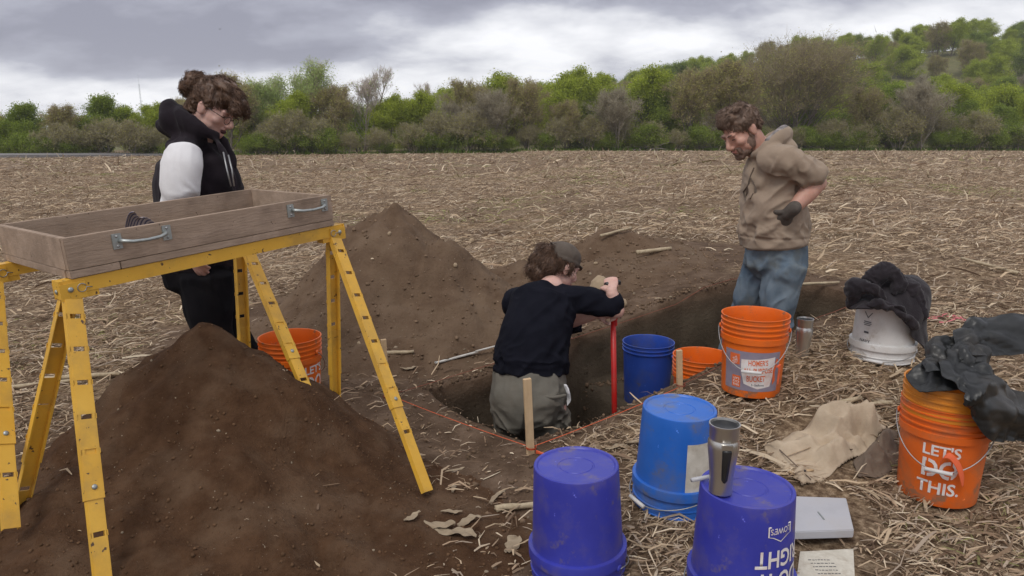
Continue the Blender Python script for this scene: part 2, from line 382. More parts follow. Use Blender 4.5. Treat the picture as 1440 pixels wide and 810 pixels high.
M['shirt'] = pm('navy_shirt', (0.005, 0.0055, 0.010), (0.009, 0.0095, 0.016), 10, 0.9, bump=0.15, bscale=160, spec=0.12)
M['khaki'] = pm('grey_work_pants', (0.128, 0.119, 0.098), (0.172, 0.160, 0.134), 7, 0.88, bump=0.2, bscale=140, dirt=(0.14, 0.11, 0.08), damt=0.4, dscale=5, spec=0.2)
M['cap'] = pm('cap_cloth', (0.085, 0.066, 0.052), (0.115, 0.092, 0.074), 20, 0.9, bump=0.2, bscale=180)
M['glove'] = pm('grey_glove', (0.075, 0.062, 0.052), (0.11, 0.092, 0.078), 30, 0.9, bump=0.3, bscale=160)
M['jeans'] = pm('worn_jeans', (0.085, 0.125, 0.172), (0.18, 0.22, 0.255), 5, 0.88, bump=0.2, bscale=160, dirt=(0.15, 0.145, 0.11), damt=0.75, dscale=4, spec=0.2)
M['hoodie'] = pm('taupe_hoodie', (0.29, 0.223, 0.165), (0.345, 0.265, 0.20), 8, 0.95, bump=0.2, bscale=160, spec=0.1, sheen=0.1)
M['hood_in'] = pm('hood_lining', (0.11, 0.10, 0.105), (0.32, 0.28, 0.26), 45, 0.95)
M['pink'] = pm('pink_ribbon', (0.62, 0.17, 0.19), None, 9, 0.6)
# ================================================================== THE SETTING
# where the soil is bare: dug ground, spoil and trampled earth
SPOTS = [(-1.05, 2.45, 1.35, 1.05, 0.3), (-0.50, 1.95, 0.66, 0.45, 0.3), (-0.7, 4.7, 1.5, 1.0, 0.2), (0.75, 5.8, 1.5, 0.75, 0.1), (0.25, 4.9, 1.3, 0.8, 0.3), (-1.5, 1.7, 0.9, 0.8, 0), (-0.15, 2.6, 0.5, 0.32, 0)]
def soil_mask(x, y):
    x = np.asarray(x, float); y = np.asarray(y, float)
    m = np.zeros_like(x)
    for cx, cy, rx, ry, a in SPOTS:
        dx, dy = x-cx, y-cy; c, s_ = math.cos(a), math.sin(a)
        d = np.sqrt(((dx*c+dy*s_)/rx)**2+((-dx*s_+dy*c)/ry)**2)
        m = np.maximum(m, np.clip((1.25-d)/0.35, 0, 1))
    s, t = st_of(x, y)
    d = np.maximum(np.maximum(-s, s-TLEN), np.maximum(edge_near(s)-t, t-edge_far(s)))
    m = np.maximum(m, np.clip((0.30-d)/0.22, 0, 1)*np.where(t < 0.3, 0.8, 1.0))
    m = np.maximum(m, (d < 0.03)*1.0)
    n = fbm(x*3.1, y*3.1, oct=4, seed=77)
    return np.clip(m*1.1+n*0.5*(m > 0)*(m < 0.999)+np.clip(n-0.35, 0, 1)*0.8, 0, 1)

def lines(lo, hi, step, edges, far=620.0, grow=1.075):
    a = [v for v in np.arange(lo, hi+1e-6, step) if all(abs(v-e) > 0.03 for e in edges)]
    for e, d in edges.items(): a += [e+d*k for k in (-0.012, 0.0, 0.004, 0.008, 0.012, 0.016, 0.020, 0.024)]
    st, v = step, hi
    while v < far: st *= grow; v += st; a.append(v)
    st, v = step, lo
    while v > -far: st *= grow; v -= st; a.append(v)
    return np.array(sorted(a))
sl = lines(-3.3, 6.0, 0.03, {0.0: 1, TLEN: -1}); tl = lines(-2.5, 5.0, 0.03, {0.0: 1, TWID: -1})
SS, TT = np.meshgrid(sl, tl, indexing='ij')
def ramp(d): return np.clip(d/0.024, 0, 1)
frac = np.minimum(np.minimum(ramp(SS), ramp(TLEN-SS)), np.minimum(ramp(TT), ramp(TWID-TT)))
fl = floor_z(SS, TT)
Sx = SS.copy(); Tx = TT+edge_near(SS)*np.clip(1-np.abs(TT)/0.45, 0, 1)+(edge_far(SS)-TWID)*np.clip(1-np.abs(TT-TWID)/0.44, 0, 1)
ragged = 0.034*fbm(SS*3.0, TT*0+3.3, frac*2.5, 3, 41); ragged2 = 0.034*fbm(TT*3.0, SS*0+8.1, frac*2.5, 3, 43)
Tx += ragged*np.clip(1-np.abs(TT)/0.10, 0, 1)*((SS > -.1) & (SS < TLEN+.1)) + ragged*np.clip(1-np.abs(TT-TWID)/0.10, 0, 1)*((SS > -.1) & (SS < TLEN+.1))
Sx += ragged2*np.clip(1-np.abs(SS)/0.10, 0, 1)*((TT > -.1) & (TT < TWID+.1)) + ragged2*np.clip(1-np.abs(SS-TLEN)/0.10, 0, 1)*((TT > -.1) & (TT < TWID+.1))
GX, GY = xy_of(Sx, Tx)
GZ0 = g(GX, GY); GZ = GZ0+(fl-GZ0)*frac
rim = np.clip(1-np.abs(np.minimum(np.minimum(SS, TLEN-SS), np.minimum(TT, TWID-TT)))/0.07, 0, 1)*(frac == 0)
GZ -= 0.016*rim*(0.5+vnoise(GX*8, GY*8, seed=4))
ni, nj = SS.shape
idx = np.arange(ni*nj).reshape(ni, nj)
Q = np.stack([idx[:-1, :-1], idx[1:, :-1], idx[1:, 1:], idx[:-1, 1:]], -1).reshape(-1, 4)
gm = mesh_np('ground', np.stack([GX, GY, GZ], -1).reshape(-1, 3), Q, True)
msk = np.maximum(soil_mask(GX, GY), (frac > 0)*1.0)
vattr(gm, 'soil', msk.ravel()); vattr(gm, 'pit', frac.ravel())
def ground_mat():
    m, t, b = newmat('field_ground'); n, l = t.nodes, t.links
    def nz(scale, det=6, rough=0.6, st=None, vec='Object'):
        tc = n.new('ShaderNodeTexCoord'); o = n.new('ShaderNodeTexNoise'); o.inputs['Scale'].default_value = scale; o.inputs['Detail'].default_value = det; o.inputs['Roughness'].default_value = rough
        if st:
            mp = n.new('ShaderNodeMapping'); mp.inputs['Scale'].default_value = st; mp.inputs['Rotation'].default_value = (0, 0, st[3] if len(st) > 3 else 0) if False else (0, 0, 0.3); l.new(tc.outputs[vec], mp.inputs[0]); l.new(mp.outputs[0], o.inputs['Vector'])
        else: l.new(tc.outputs[vec], o.inputs['Vector'])
        return o.outputs[0]
    def ramp(s, stops):
        c = n.new('ShaderNodeValToRGB'); l.new(s, c.inputs[0]); e = c.color_ramp.elements
        e[0].position, e[0].color = stops[0][0], (*stops[0][1], 1); e[1].position, e[1].color = stops[-1][0], (*stops[-1][1], 1)
        for p, k in stops[1:-1]: q = e.new(p); q.color = (*k, 1)
        return c.outputs[0]
    def mix(f, a, bb, typ='MIX'):
        x = n.new('ShaderNodeMixRGB'); x.blend_type = typ
        for i, v in enumerate((f, a, bb)):
            if isinstance(v, (int, float)): x.inputs[i].default_value = v
            elif isinstance(v, tuple): x.inputs[i].default_value = (*v, 1)
            else: l.new(v, x.inputs[i])
        return x.outputs[0]
    straw = ramp(nz(26, 8, 0.75), [(0.36, (0.070, 0.043, 0.027)), (0.48, (0.165, 0.113, 0.073)), (0.58, (0.31, 0.23, 0.155)), (0.70, (0.50, 0.40, 0.285))])
    big = ramp(nz(0.9, 5), [(0.34, (0.62, 0.57, 0.53)), (0.5, (0.98, 0.97, 0.95)), (0.66, (1.18, 1.15, 1.06))])
    straw = mix(1.0, straw, big, 'MULTIPLY')
    gr = n.new('ShaderNodeMapRange'); gr.inputs[1].default_value = 0.56; gr.inputs[2].default_value = 0.72; gr.inputs[4].default_value = 0.42; l.new(nz(0.16, 7), gr.inputs[0])
    straw = mix(gr.outputs[0], straw, (0.17, 0.185, 0.07))
    soil = ramp(nz(6, 8, 0.65), [(0.33, (0.075, 0.047, 0.030)), (0.5, (0.118, 0.077, 0.051)), (0.68, (0.175, 0.120, 0.083))])
    spk = n.new('ShaderNodeMapRange'); spk.inputs[1].default_value = 0.69; spk.inputs[2].default_value = 0.72; l.new(nz(75, 3), spk.inputs[0])
    soil = mix(spk.outputs[0], soil, (0.36, 0.29, 0.21))
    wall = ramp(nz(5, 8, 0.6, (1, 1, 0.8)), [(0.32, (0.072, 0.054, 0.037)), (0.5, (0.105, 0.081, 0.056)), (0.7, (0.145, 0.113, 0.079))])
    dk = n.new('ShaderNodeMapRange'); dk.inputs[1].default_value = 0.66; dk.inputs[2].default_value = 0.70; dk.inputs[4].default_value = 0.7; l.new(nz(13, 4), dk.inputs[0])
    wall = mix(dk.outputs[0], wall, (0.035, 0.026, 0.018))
    a = n.new('ShaderNodeAttribute'); a.attribute_name = 'soil'; p = n.new('ShaderNodeAttribute'); p.attribute_name = 'pit'
    br = n.new('ShaderNodeMath'); br.operation = 'ADD'; l.new(a.outputs['Fac'], br.inputs[0])
    nn = n.new('ShaderNodeMath'); nn.operation = 'MULTIPLY_ADD'; l.new(nz(14, 5), nn.inputs[0]); nn.inputs[1].default_value = 0.9; nn.inputs[2].default_value = -0.45; l.new(nn.outputs[0], br.inputs[1])
    sr = n.new('ShaderNodeMapRange'); sr.inputs[1].default_value = 0.3; sr.inputs[2].default_value = 0.7; l.new(br.outputs[0], sr.inputs[0])
    col = mix(sr.outputs[0], straw, soil); 
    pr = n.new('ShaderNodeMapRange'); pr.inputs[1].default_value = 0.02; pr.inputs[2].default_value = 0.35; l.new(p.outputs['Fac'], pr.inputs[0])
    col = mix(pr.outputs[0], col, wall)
    l.new(col, b.inputs['Base Color']); b.inputs['Roughness'].default_value = 0.95; b.inputs['Specular IOR Level'].default_value = 0.12
    bp = n.new('ShaderNodeBump'); bp.inputs['Strength'].default_value = 0.9; bp.inputs['Distance'].default_value = 0.012; l.new(nz(48, 8, 0.7), bp.inputs['Height']); l.new(bp.outputs[0], b.inputs['Normal'])
    return m
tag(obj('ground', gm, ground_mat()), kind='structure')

# ------------------------------------------------------------------ spoil heaps
def heap(name, cones, mat, label, step=0.022, seed=0, group=None, rough=1.0, dents=()):
    x0 = min(c[0]-max(c[3], c[4]) for c in cones); x1 = max(c[0]+max(c[3], c[4]) for c in cones)
    y0 = min(c[1]-max(c[3], c[4]) for c in cones); y1 = max(c[1]+max(c[3], c[4]) for c in cones)
    X, Y = np.meshgrid(np.arange(x0, x1, step), np.arange(y0, y1, step), indexing='ij')
    H = np.full(X.shape, -1.0)
    wx = X+0.07*fbm(X*2.2, Y*2.2, oct=3, seed=seed); wy = Y+0.07*fbm(X*2.2, Y*2.2, oct=3, seed=seed+5)
    for cx, cy, h, rx, ry, a, p in cones:
        dx, dy = wx-cx, wy-cy; c, s_ = math.cos(a), math.sin(a)
        d = np.sqrt(((dx*c+dy*s_)/rx)**2+((-dx*s_+dy*c)/ry)**2+0.006)
        k = h*np.sign(1-d)*np.abs(1-d)**p
        H = np.where(np.abs(H-k) < 0.06, np.maximum(H, k)+(0.06-np.abs(H-k))**2/0.24, np.maximum(H, k))
    m = np.clip(H/0.08, 0, 1)
    H += rough*m*(0.050*fbm(X*3, Y*3, oct=4, seed=seed+1)+0.020*fbm(X*11, Y*11, oct=3, seed=seed+2)+0.012*np.maximum(fbm(X*30, Y*30, oct=2, seed=seed+3), 0)-0.022*np.clip(1-np.abs(fbm(X*2.6+3, Y*2.6, oct=3, seed=seed+4))*7, 0, 1))
    for cx, cy, r, dep in dents:
        q = np.hypot(X-cx, Y-cy)/r; H += -dep*np.exp(-q**2*1.6)+dep*0.45*np.exp(-((q-1.35)/0.35)**2)
    Z = g(X, Y)+H
    idx = np.arange(X.size).reshape(X.shape)
    Qf = np.stack([idx[:-1, :-1], idx[1:, :-1], idx[1:, 1:], idx[:-1, 1:]], -1).reshape(-1, 4)
    keep = (H.ravel()[Qf] > -0.012).any(1); keep &= ~in_trench(X, Y, 0.03).ravel()[Qf].any(1)
    Qf = Qf[keep]; used = np.unique(Qf); mp_ = np.full(X.size, -1); mp_[used] = np.arange(len(used))
    me = mesh_np(name, np.stack([X, Y, Z], -1).reshape(-1, 3)[used], mp_[Qf], True)
    o = obj(name, me, mat); tag(o, label, 'dirt pile', group)
    HEAPS.append((x0, y0, step, Z, H)); return o
HEAPS = []
def top_z(x, y):                            # ground or heap, whichever is higher
    z = g(np.array([x]), np.array([y]))[0]
    for x0, y0, st, Z, H in HEAPS:
        i, j = int(round((x-x0)/st)), int(round((y-y0)/st))
        if 0 <= i < Z.shape[0] and 0 <= j < Z.shape[1] and H[i, j] > 0: z = max(z, Z[i, j])
    return float(z)
heap('dirt_pile', [(-1.20, 2.70, 0.71, 0.77, 0.60, 0.0, 1.0), (-1.08, 2.38, 0.32, 0.82, 0.70, -0.35, 1.08), (-1.5, 2.25, 0.24, 0.55, 0.75, 0.3, 1.1), (-0.55, 2.2, 0.07, 0.65, 0.5, 0, 1.2)],
     M['soil'], 'dark brown cone of sifted soil under the yellow sawhorses', 0.020, 11, rough=0.95, dents=((-0.62, 2.02, 0.07, 0.035), (-1.02, 1.86, 0.08, 0.03)))
heap('dirt_pile', [(-0.84, 5.02, 0.88, 0.86, 1.0, 0.3, 1.0), (-0.50, 4.86, 0.66, 0.62, 0.72, -0.5, 1.05), (-0.20, 4.72, 0.40, 0.55, 0.5, -0.4, 1.05), (-1.08, 4.72, 0.42, 0.72, 0.70, 0.2, 1.1), (-0.72, 4.5, 0.36, 0.62, 0.5, 0.2, 1.1), (-0.3, 4.45, 0.22, 0.9, 0.5, 0.5, 1.2), (-0.75, 4.2, 0.14, 0.9, 0.4, 0.1, 1.2)],
     M['soil_dry'], 'tall pointed brown spoil heap behind the trench, left of the digger', 0.024, 23, rough=1.4)
heap('dirt_pile', [(0.80, 5.95, 0.30, 0.85, 0.55, 0.1, 1.1), (0.15, 5.75, 0.22, 0.8, 0.6, 0.0, 1.2), (0.55, 5.4, 0.14, 1.1, 0.5, 0.2, 1.2)],
     M['soil_dry'], 'low spread of brown spoil beyond the digger with stones on it', 0.028, 37, rough=1.0)

# ------------------------------------------------------------------ corn residue lying on the field
rng = np.random.default_rng(5)
PAL = 1.16*np.array([(0.43, 0.325, 0.215), (0.56, 0.455, 0.325), (0.33, 0.235, 0.155), (0.22, 0.148, 0.095), (0.39, 0.31, 0.235), (0.58, 0.49, 0.36), (0.14, 0.09, 0.058)])
PW = np.array([0.26, 0.10, 0.22, 0.18, 0.13, 0.025, 0.085])
KEEPOUT = [(on(a_, b_).x, on(a_, b_).y, r_) for a_, b_, r_ in ((1153, 722, 0.19), (1162, 800, 0.15), (1160, 630, 0.21), (1239, 500, 0.15), (1316, 690, 0.14), (1055, 546, 0.13), (809, 788, 0.14), (957, 703, 0.14), (1046, 822, 0.14))]
def straw(n, y0, y1, lmin, lmax, wmin, wmax, seed, standing=0.0, keepsoil=0.10, fixed=None, lift=0.004, power=1.0):
    r = np.random.default_rng(seed)
    if fixed is None:
        y = (y0**(power+1)+(y1**(power+1)-y0**(power+1))*r.random(n))**(1/(power+1))
        x = (r.random(n)*2-1)*(0.80*y+0.9)
        clump = fbm(x*1.1, y*1.1, oct=3, seed=seed+8)
        k = r.random(n) < np.clip(0.72+clump*1.0, 0.15, 1)
        sm = soil_mask(x, y); k &= (r.random(n) < np.maximum(1-sm*1.15, keepsoil)) & ~in_trench(x, y, 0.02)
        for ex_, ey_, er_ in KEEPOUT: k &= np.hypot(x-ex_, y-ey_) > er_
        for hx, hy, st, Z, H in HEAPS:
            i = np.round((x-hx)/st).astype(int); j = np.round((y-hy)/st).astype(int)
            ok = (i >= 0) & (j >= 0) & (i < Z.shape[0]) & (j < Z.shape[1])
            h = np.full(n, -1.0); h[ok] = H[i[ok], j[ok]]; k &= ~((h > 0.02) & (r.random(n) > 0.03))
        x, y = x[k], y[k]
    else: x, y = fixed
    n = len(x); z = g(x, y)
    for hx, hy, st, Z, H in HEAPS:
        i = np.round((x-hx)/st).astype(int); j = np.round((y-hy)/st).astype(int)
        ok = (i >= 0) & (j >= 0) & (i < Z.shape[0]) & (j < Z.shape[1])
        zz = z.copy(); zz[ok] = np.where(H[i[ok], j[ok]] > 0, np.maximum(z[ok], Z[i[ok], j[ok]]), z[ok]); z = zz
    a = r.random(n)*2*PI; a = np.where(r.random(n) < 0.45, r.normal(0.15, 0.5, n), a)
    Ln = lmin+(lmax-lmin)*r.random(n)**2.2; W = wmin+(wmax-wmin)*r.random(n)**1.6
    pitch = np.abs(r.normal(0, 0.16, n)); st_ = r.random(n) < standing; pitch = np.where(st_, 0.5+r.random(n)*0.8, pitch); Ln = np.where(st_, Ln*0.8, Ln)
    roll = r.normal(0, 0.55, n); bend = r.normal(0, 0.35, n)*Ln; arch = np.abs(r.normal(0.0, 0.10, n))*Ln
    d = np.stack([np.cos(a)*np.cos(pitch), np.sin(a)*np.cos(pitch), np.sin(pitch)], -1)
    sd_ = np.stack([-np.sin(a)*np.cos(roll), np.cos(a)*np.cos(roll), np.sin(roll)], -1)
    c0 = np.stack([x, y, z+lift+r.random(n)*0.022*np.minimum(1.5, Ln/0.1)], -1)
    rows = []
    for u, ww in ((0, 0.8), (0.5, 1.0), (1.0, 0.45)):
        c = c0+d*(Ln*u)[:, None]; c[:, 0] += -np.sin(a)*bend*(u*u); c[:, 1] += np.cos(a)*bend*(u*u); c[:, 2] += arch*4*u*(1-u)
        rows += [c-sd_*(W*ww/2)[:, None], c+sd_*(W*ww/2)[:, None]]
    V = np.stack(rows, 1).reshape(-1, 3); b = np.arange(n)[:, None]*6
    Fq = np.concatenate([b+np.array([0, 1, 3, 2]), b+np.array([2, 3, 5, 4])], 0)
    col = PAL[r.choice(len(PAL), n, p=PW)]*(0.8+0.4*r.random(n))[:, None]
    gg = (Ln < np.where(y < 9, 0.07, 9)) & (fbm(x*0.45, y*0.45, oct=4, seed=21) > 0.28) & (r.random(n) < np.where(y < 9, 0.12, 0.35))
    col[gg] = np.array([0.26, 0.25, 0.10])*(0.7+0.6*r.random(gg.sum()))[:, None]
    return V, Fq, np.repeat(np.concatenate([col, np.ones((n, 1))], 1), 6, 0)
def straw_obj(name, sets, label):
    Vs, Fs, Cs, b = [], [], [], 0
    for V, Fq, c in sets: Vs.append(V); Fs.append(Fq+b); Cs.append(c); b += len(V)
    me = mesh_np(name, np.concatenate(Vs), np.concatenate(Fs)); vattr(me, 'tint', np.concatenate(Cs), 'FLOAT_COLOR')
    o = obj(name, me, M['straw']); tag(o, label, 'crop residue', kind='stuff'); return o
M['straw'] = attr_mat('dry_corn_leaf', 0.8, 0.12)
straw_obj('corn_residue', [straw(120000, 1.2, 9, 0.015, 0.11, 0.0025, 0.010, 101), straw(90000, 1.2, 4.6, 0.015, 0.10, 0.0025, 0.009, 107, keepsoil=0.09), straw(13000, 1.2, 9, 0.05, 0.24, 0.005, 0.018, 102, keepsoil=0.015, lift=0.008), straw(150000, 7.5, 30, 0.03, 0.17, 0.005, 0.016, 103, 0.015), straw(1800, 5, 45, 0.22, 0.6, 0.008, 0.017, 111, 0.10), straw(28000, 7.5, 32, 0.10, 0.34, 0.010, 0.026, 108, 0.04), straw(50000, 28, 112, 0.12, 0.45, 0.025, 0.06, 104, 0.05), straw(5000, 28, 112, 0.4, 0.9, 0.05, 0.09, 109, 0.2)],
          'broken dry corn leaves and stalk bits littering the harvested field')

# loose crumbs and clods on the heaps, the bare soil and along the trench's lips
def crumbs(n, seed):
    r = np.random.default_rng(seed); xs, ys, zs, rs, cs = [], [], [], [], []
    for k, (hx, hy, st, Z, H) in enumerate(HEAPS):
        m = n; i = r.integers(1, Z.shape[0]-1, m); j = r.integers(1, Z.shape[1]-1, m); ok = (H[i, j] > 0.0) & (r.random(m) < np.clip(1.1-H[i, j]*1.1, 0.25, 1)); i, j = i[ok], j[ok]
        xs.append(hx+i*st); ys.append(hy+j*st); zs.append(Z[i, j]); rs.append(0.0018+(0.012 if k else 0.006)*r.random(ok.sum())**5); cs.append(np.full(ok.sum(), k > 0))
    x = r.uniform(-2.2, 2.6, n*3); y = r.uniform(1.3, 6.2, n*3); ok = (r.random(n*3) < soil_mask(x, y)*0.9) & ~in_trench(x, y, 0.0); x, y = x[ok], y[ok]
    xs.append(x); ys.append(y); zs.append(g(x, y)); rs.append(0.002+0.011*r.random(len(x))**4); cs.append(np.full(len(x), True))
    n = n//4; s = r.uniform(-0.05, TLEN+0.05, n); sd = r.random(n) < 0.5; t = np.where(sd, edge_near(s)-np.abs(r.normal(0.02, 0.08, n)), edge_far(s)+np.abs(r.normal(0.02, 0.08, n))); x, y = xy_of(s, t)
    xs.append(x); ys.append(y); zs.append(g(x, y)-0.004); rs.append(0.002+0.010*r.random(n)**3); cs.append(np.full(n, True))
    s = r.uniform(0.05, TLEN-0.05, n); t = np.where(r.random(n) < 0.6, edge_far(s)-np.abs(r.normal(0, 0.04, n))-0.02, r.uniform(0.1, 0.4, n)); x, y = xy_of(s, t)
    xs.append(x); ys.append(y); zs.append(floor_z(s, t)); rs.append(0.002+0.014*r.random(n)**3); cs.append(np.full(n, True))
    x, y, z, q, c = (np.concatenate(v) for v in (xs, ys, zs, rs, cs)); m = len(x)
    ph = 1.618; o8 = np.array([(-1, ph, 0), (1, ph, 0), (-1, -ph, 0), (1, -ph, 0), (0, -1, ph), (0, 1, ph), (0, -1, -ph), (0, 1, -ph), (ph, 0, -1), (ph, 0, 1), (-ph, 0, -1), (-ph, 0, 1)], float)/1.9
    V = np.stack([x, y, z+q*0.35], -1)[:, None]+o8[None]*q[:, None, None]*r.uniform(0.7, 1.2, (m, 12, 1))*r.uniform(0.65, 1.2, (m, 1, 3))+r.normal(0, 0.10, (m, 12, 3))*q[:, None, None]
    f8 = np.array([(0, 11, 5), (0, 5, 1), (0, 1, 7), (0, 7, 10), (0, 10, 11), (1, 5, 9), (5, 11, 4), (11, 10, 2), (10, 7, 6), (7, 1, 8), (3, 9, 4), (3, 4, 2), (3, 2, 6), (3, 6, 8), (3, 8, 9), (4, 9, 5), (2, 4, 11), (6, 2, 10), (8, 6, 7), (9, 8, 1)]); Fq = (np.arange(m)[:, None, None]*12+f8[None]).reshape(-1, 3)
    col = np.where(c[:, None], np.array([(0.165, 0.112, 0.073)]), np.array([(0.115, 0.066, 0.037)]))*r.uniform(0.8, 1.35, (m, 1)); pale = r.random(m) < 0.03; col[pale] = np.array([0.30, 0.24, 0.17])
    me = mesh_np('soil_crumbs', V.reshape(-1, 3), Fq, True); vattr(me, 'tint', np.repeat(np.concatenate([col, np.ones((m, 1))], 1), 12, 0), 'FLOAT_COLOR')
    return me
tag(obj('soil_crumbs', crumbs(6500, 4), attr_mat('crumb', 0.95, 0, 0.1)), 'loose crumbs and clods of soil on the heaps and round the trench', 'soil', kind='stuff')

# ------------------------------------------------------------------ hill and far ground cover
def field_edge(x): return np.interp(x, [-140, -70, -20, 40, 140], [88, 92, 108, 122, 128])
hx = np.arange(-420, 560, 9.0); hy = np.arange(0, 420, 8.0)
HX, HU = np.meshgrid(hx, hy, indexing='ij')
HYY = field_edge(HX)+6+HU
def hill_h(x, y):
    u = y-field_edge(x)-6
    el = np.interp(np.asarray(x)/np.maximum(y, 1), [-0.75, -0.35, -0.12, 0.0, 0.12, 0.25, 0.36, 0.5, 0.62, 0.8], [0.0, 0.0, 0.02, 0.033, 0.05, 0.075, 0.10, 0.115, 0.128, 0.12])
    return -2.2+el*S(u/170)*(130+np.clip(u, 0, 190))+1.5*fbm(np.asarray(x)*0.02, np.asarray(y)*0.02, oct=3, seed=61)*S(u/60)
HZ = hill_h(HX, HYY)
idx = np.arange(HX.size).reshape(HX.shape)
Qh = np.stack([idx[:-1, :-1], idx[1:, :-1], idx[1:, 1:], idx[:-1, 1:]], -1).reshape(-1, 4)
M['forest_floor'] = pm('forest_floor', (0.12, 0.12, 0.05), (0.18, 0.165, 0.085), 0.35, 0.95, bump=0, spec=0.1)
tag(obj('hill', mesh_np('hill', np.stack([HX, HYY, HZ], -1).reshape(-1, 3), Qh, True), M['forest_floor']), kind='structure')
# green verge between the field and the trees
r_ = np.random.default_rng(12); n = 26000
vx = (r_.random(n)*2-1)*105; ve = field_edge(vx); vy = ve-1.5+5.5*r_.random(n)
gk = (r_.random(n) < np.where(vx > -20, 1.0, 0.35)); vx, vy = vx[gk], vy[gk]; n = len(vx); vz = g(vx, vy); a = r_.random(n)*2*PI
hh = (0.20+0.50*r_.random(n))*(0.5+vnoise(vx*0.2, vy*0.2, seed=8)); lx, ly = r_.normal(0, .12, n), r_.normal(0, .12, n)
V = np.stack([np.stack([vx-.09*np.cos(a), vy-.09*np.sin(a), vz-0.05], -1), np.stack([vx+.09*np.cos(a), vy+.09*np.sin(a), vz-0.05], -1), np.stack([vx+lx, vy+ly, vz+hh], -1)], 1).reshape(-1, 3)
me = mesh_np('verge_grass', V, np.arange(n*3).reshape(-1, 3)); cc = np.array([(0.17, 0.27, 0.05)])*(0.6+0.8*r_.random((n, 1)))+np.array([[0.05, 0.02, 0.0]])*r_.random((n, 1))
vattr(me, 'tint', np.repeat(np.concatenate([cc, np.ones((n, 1))], 1), 3, 0), 'FLOAT_COLOR')
M['leaf'] = attr_mat('leaf', 0.8, 0.5, 0.1)
tag(obj('verge_grass', me, M['leaf']), 'strip of fresh green grass along the far edge of the field', 'grass', kind='stuff')

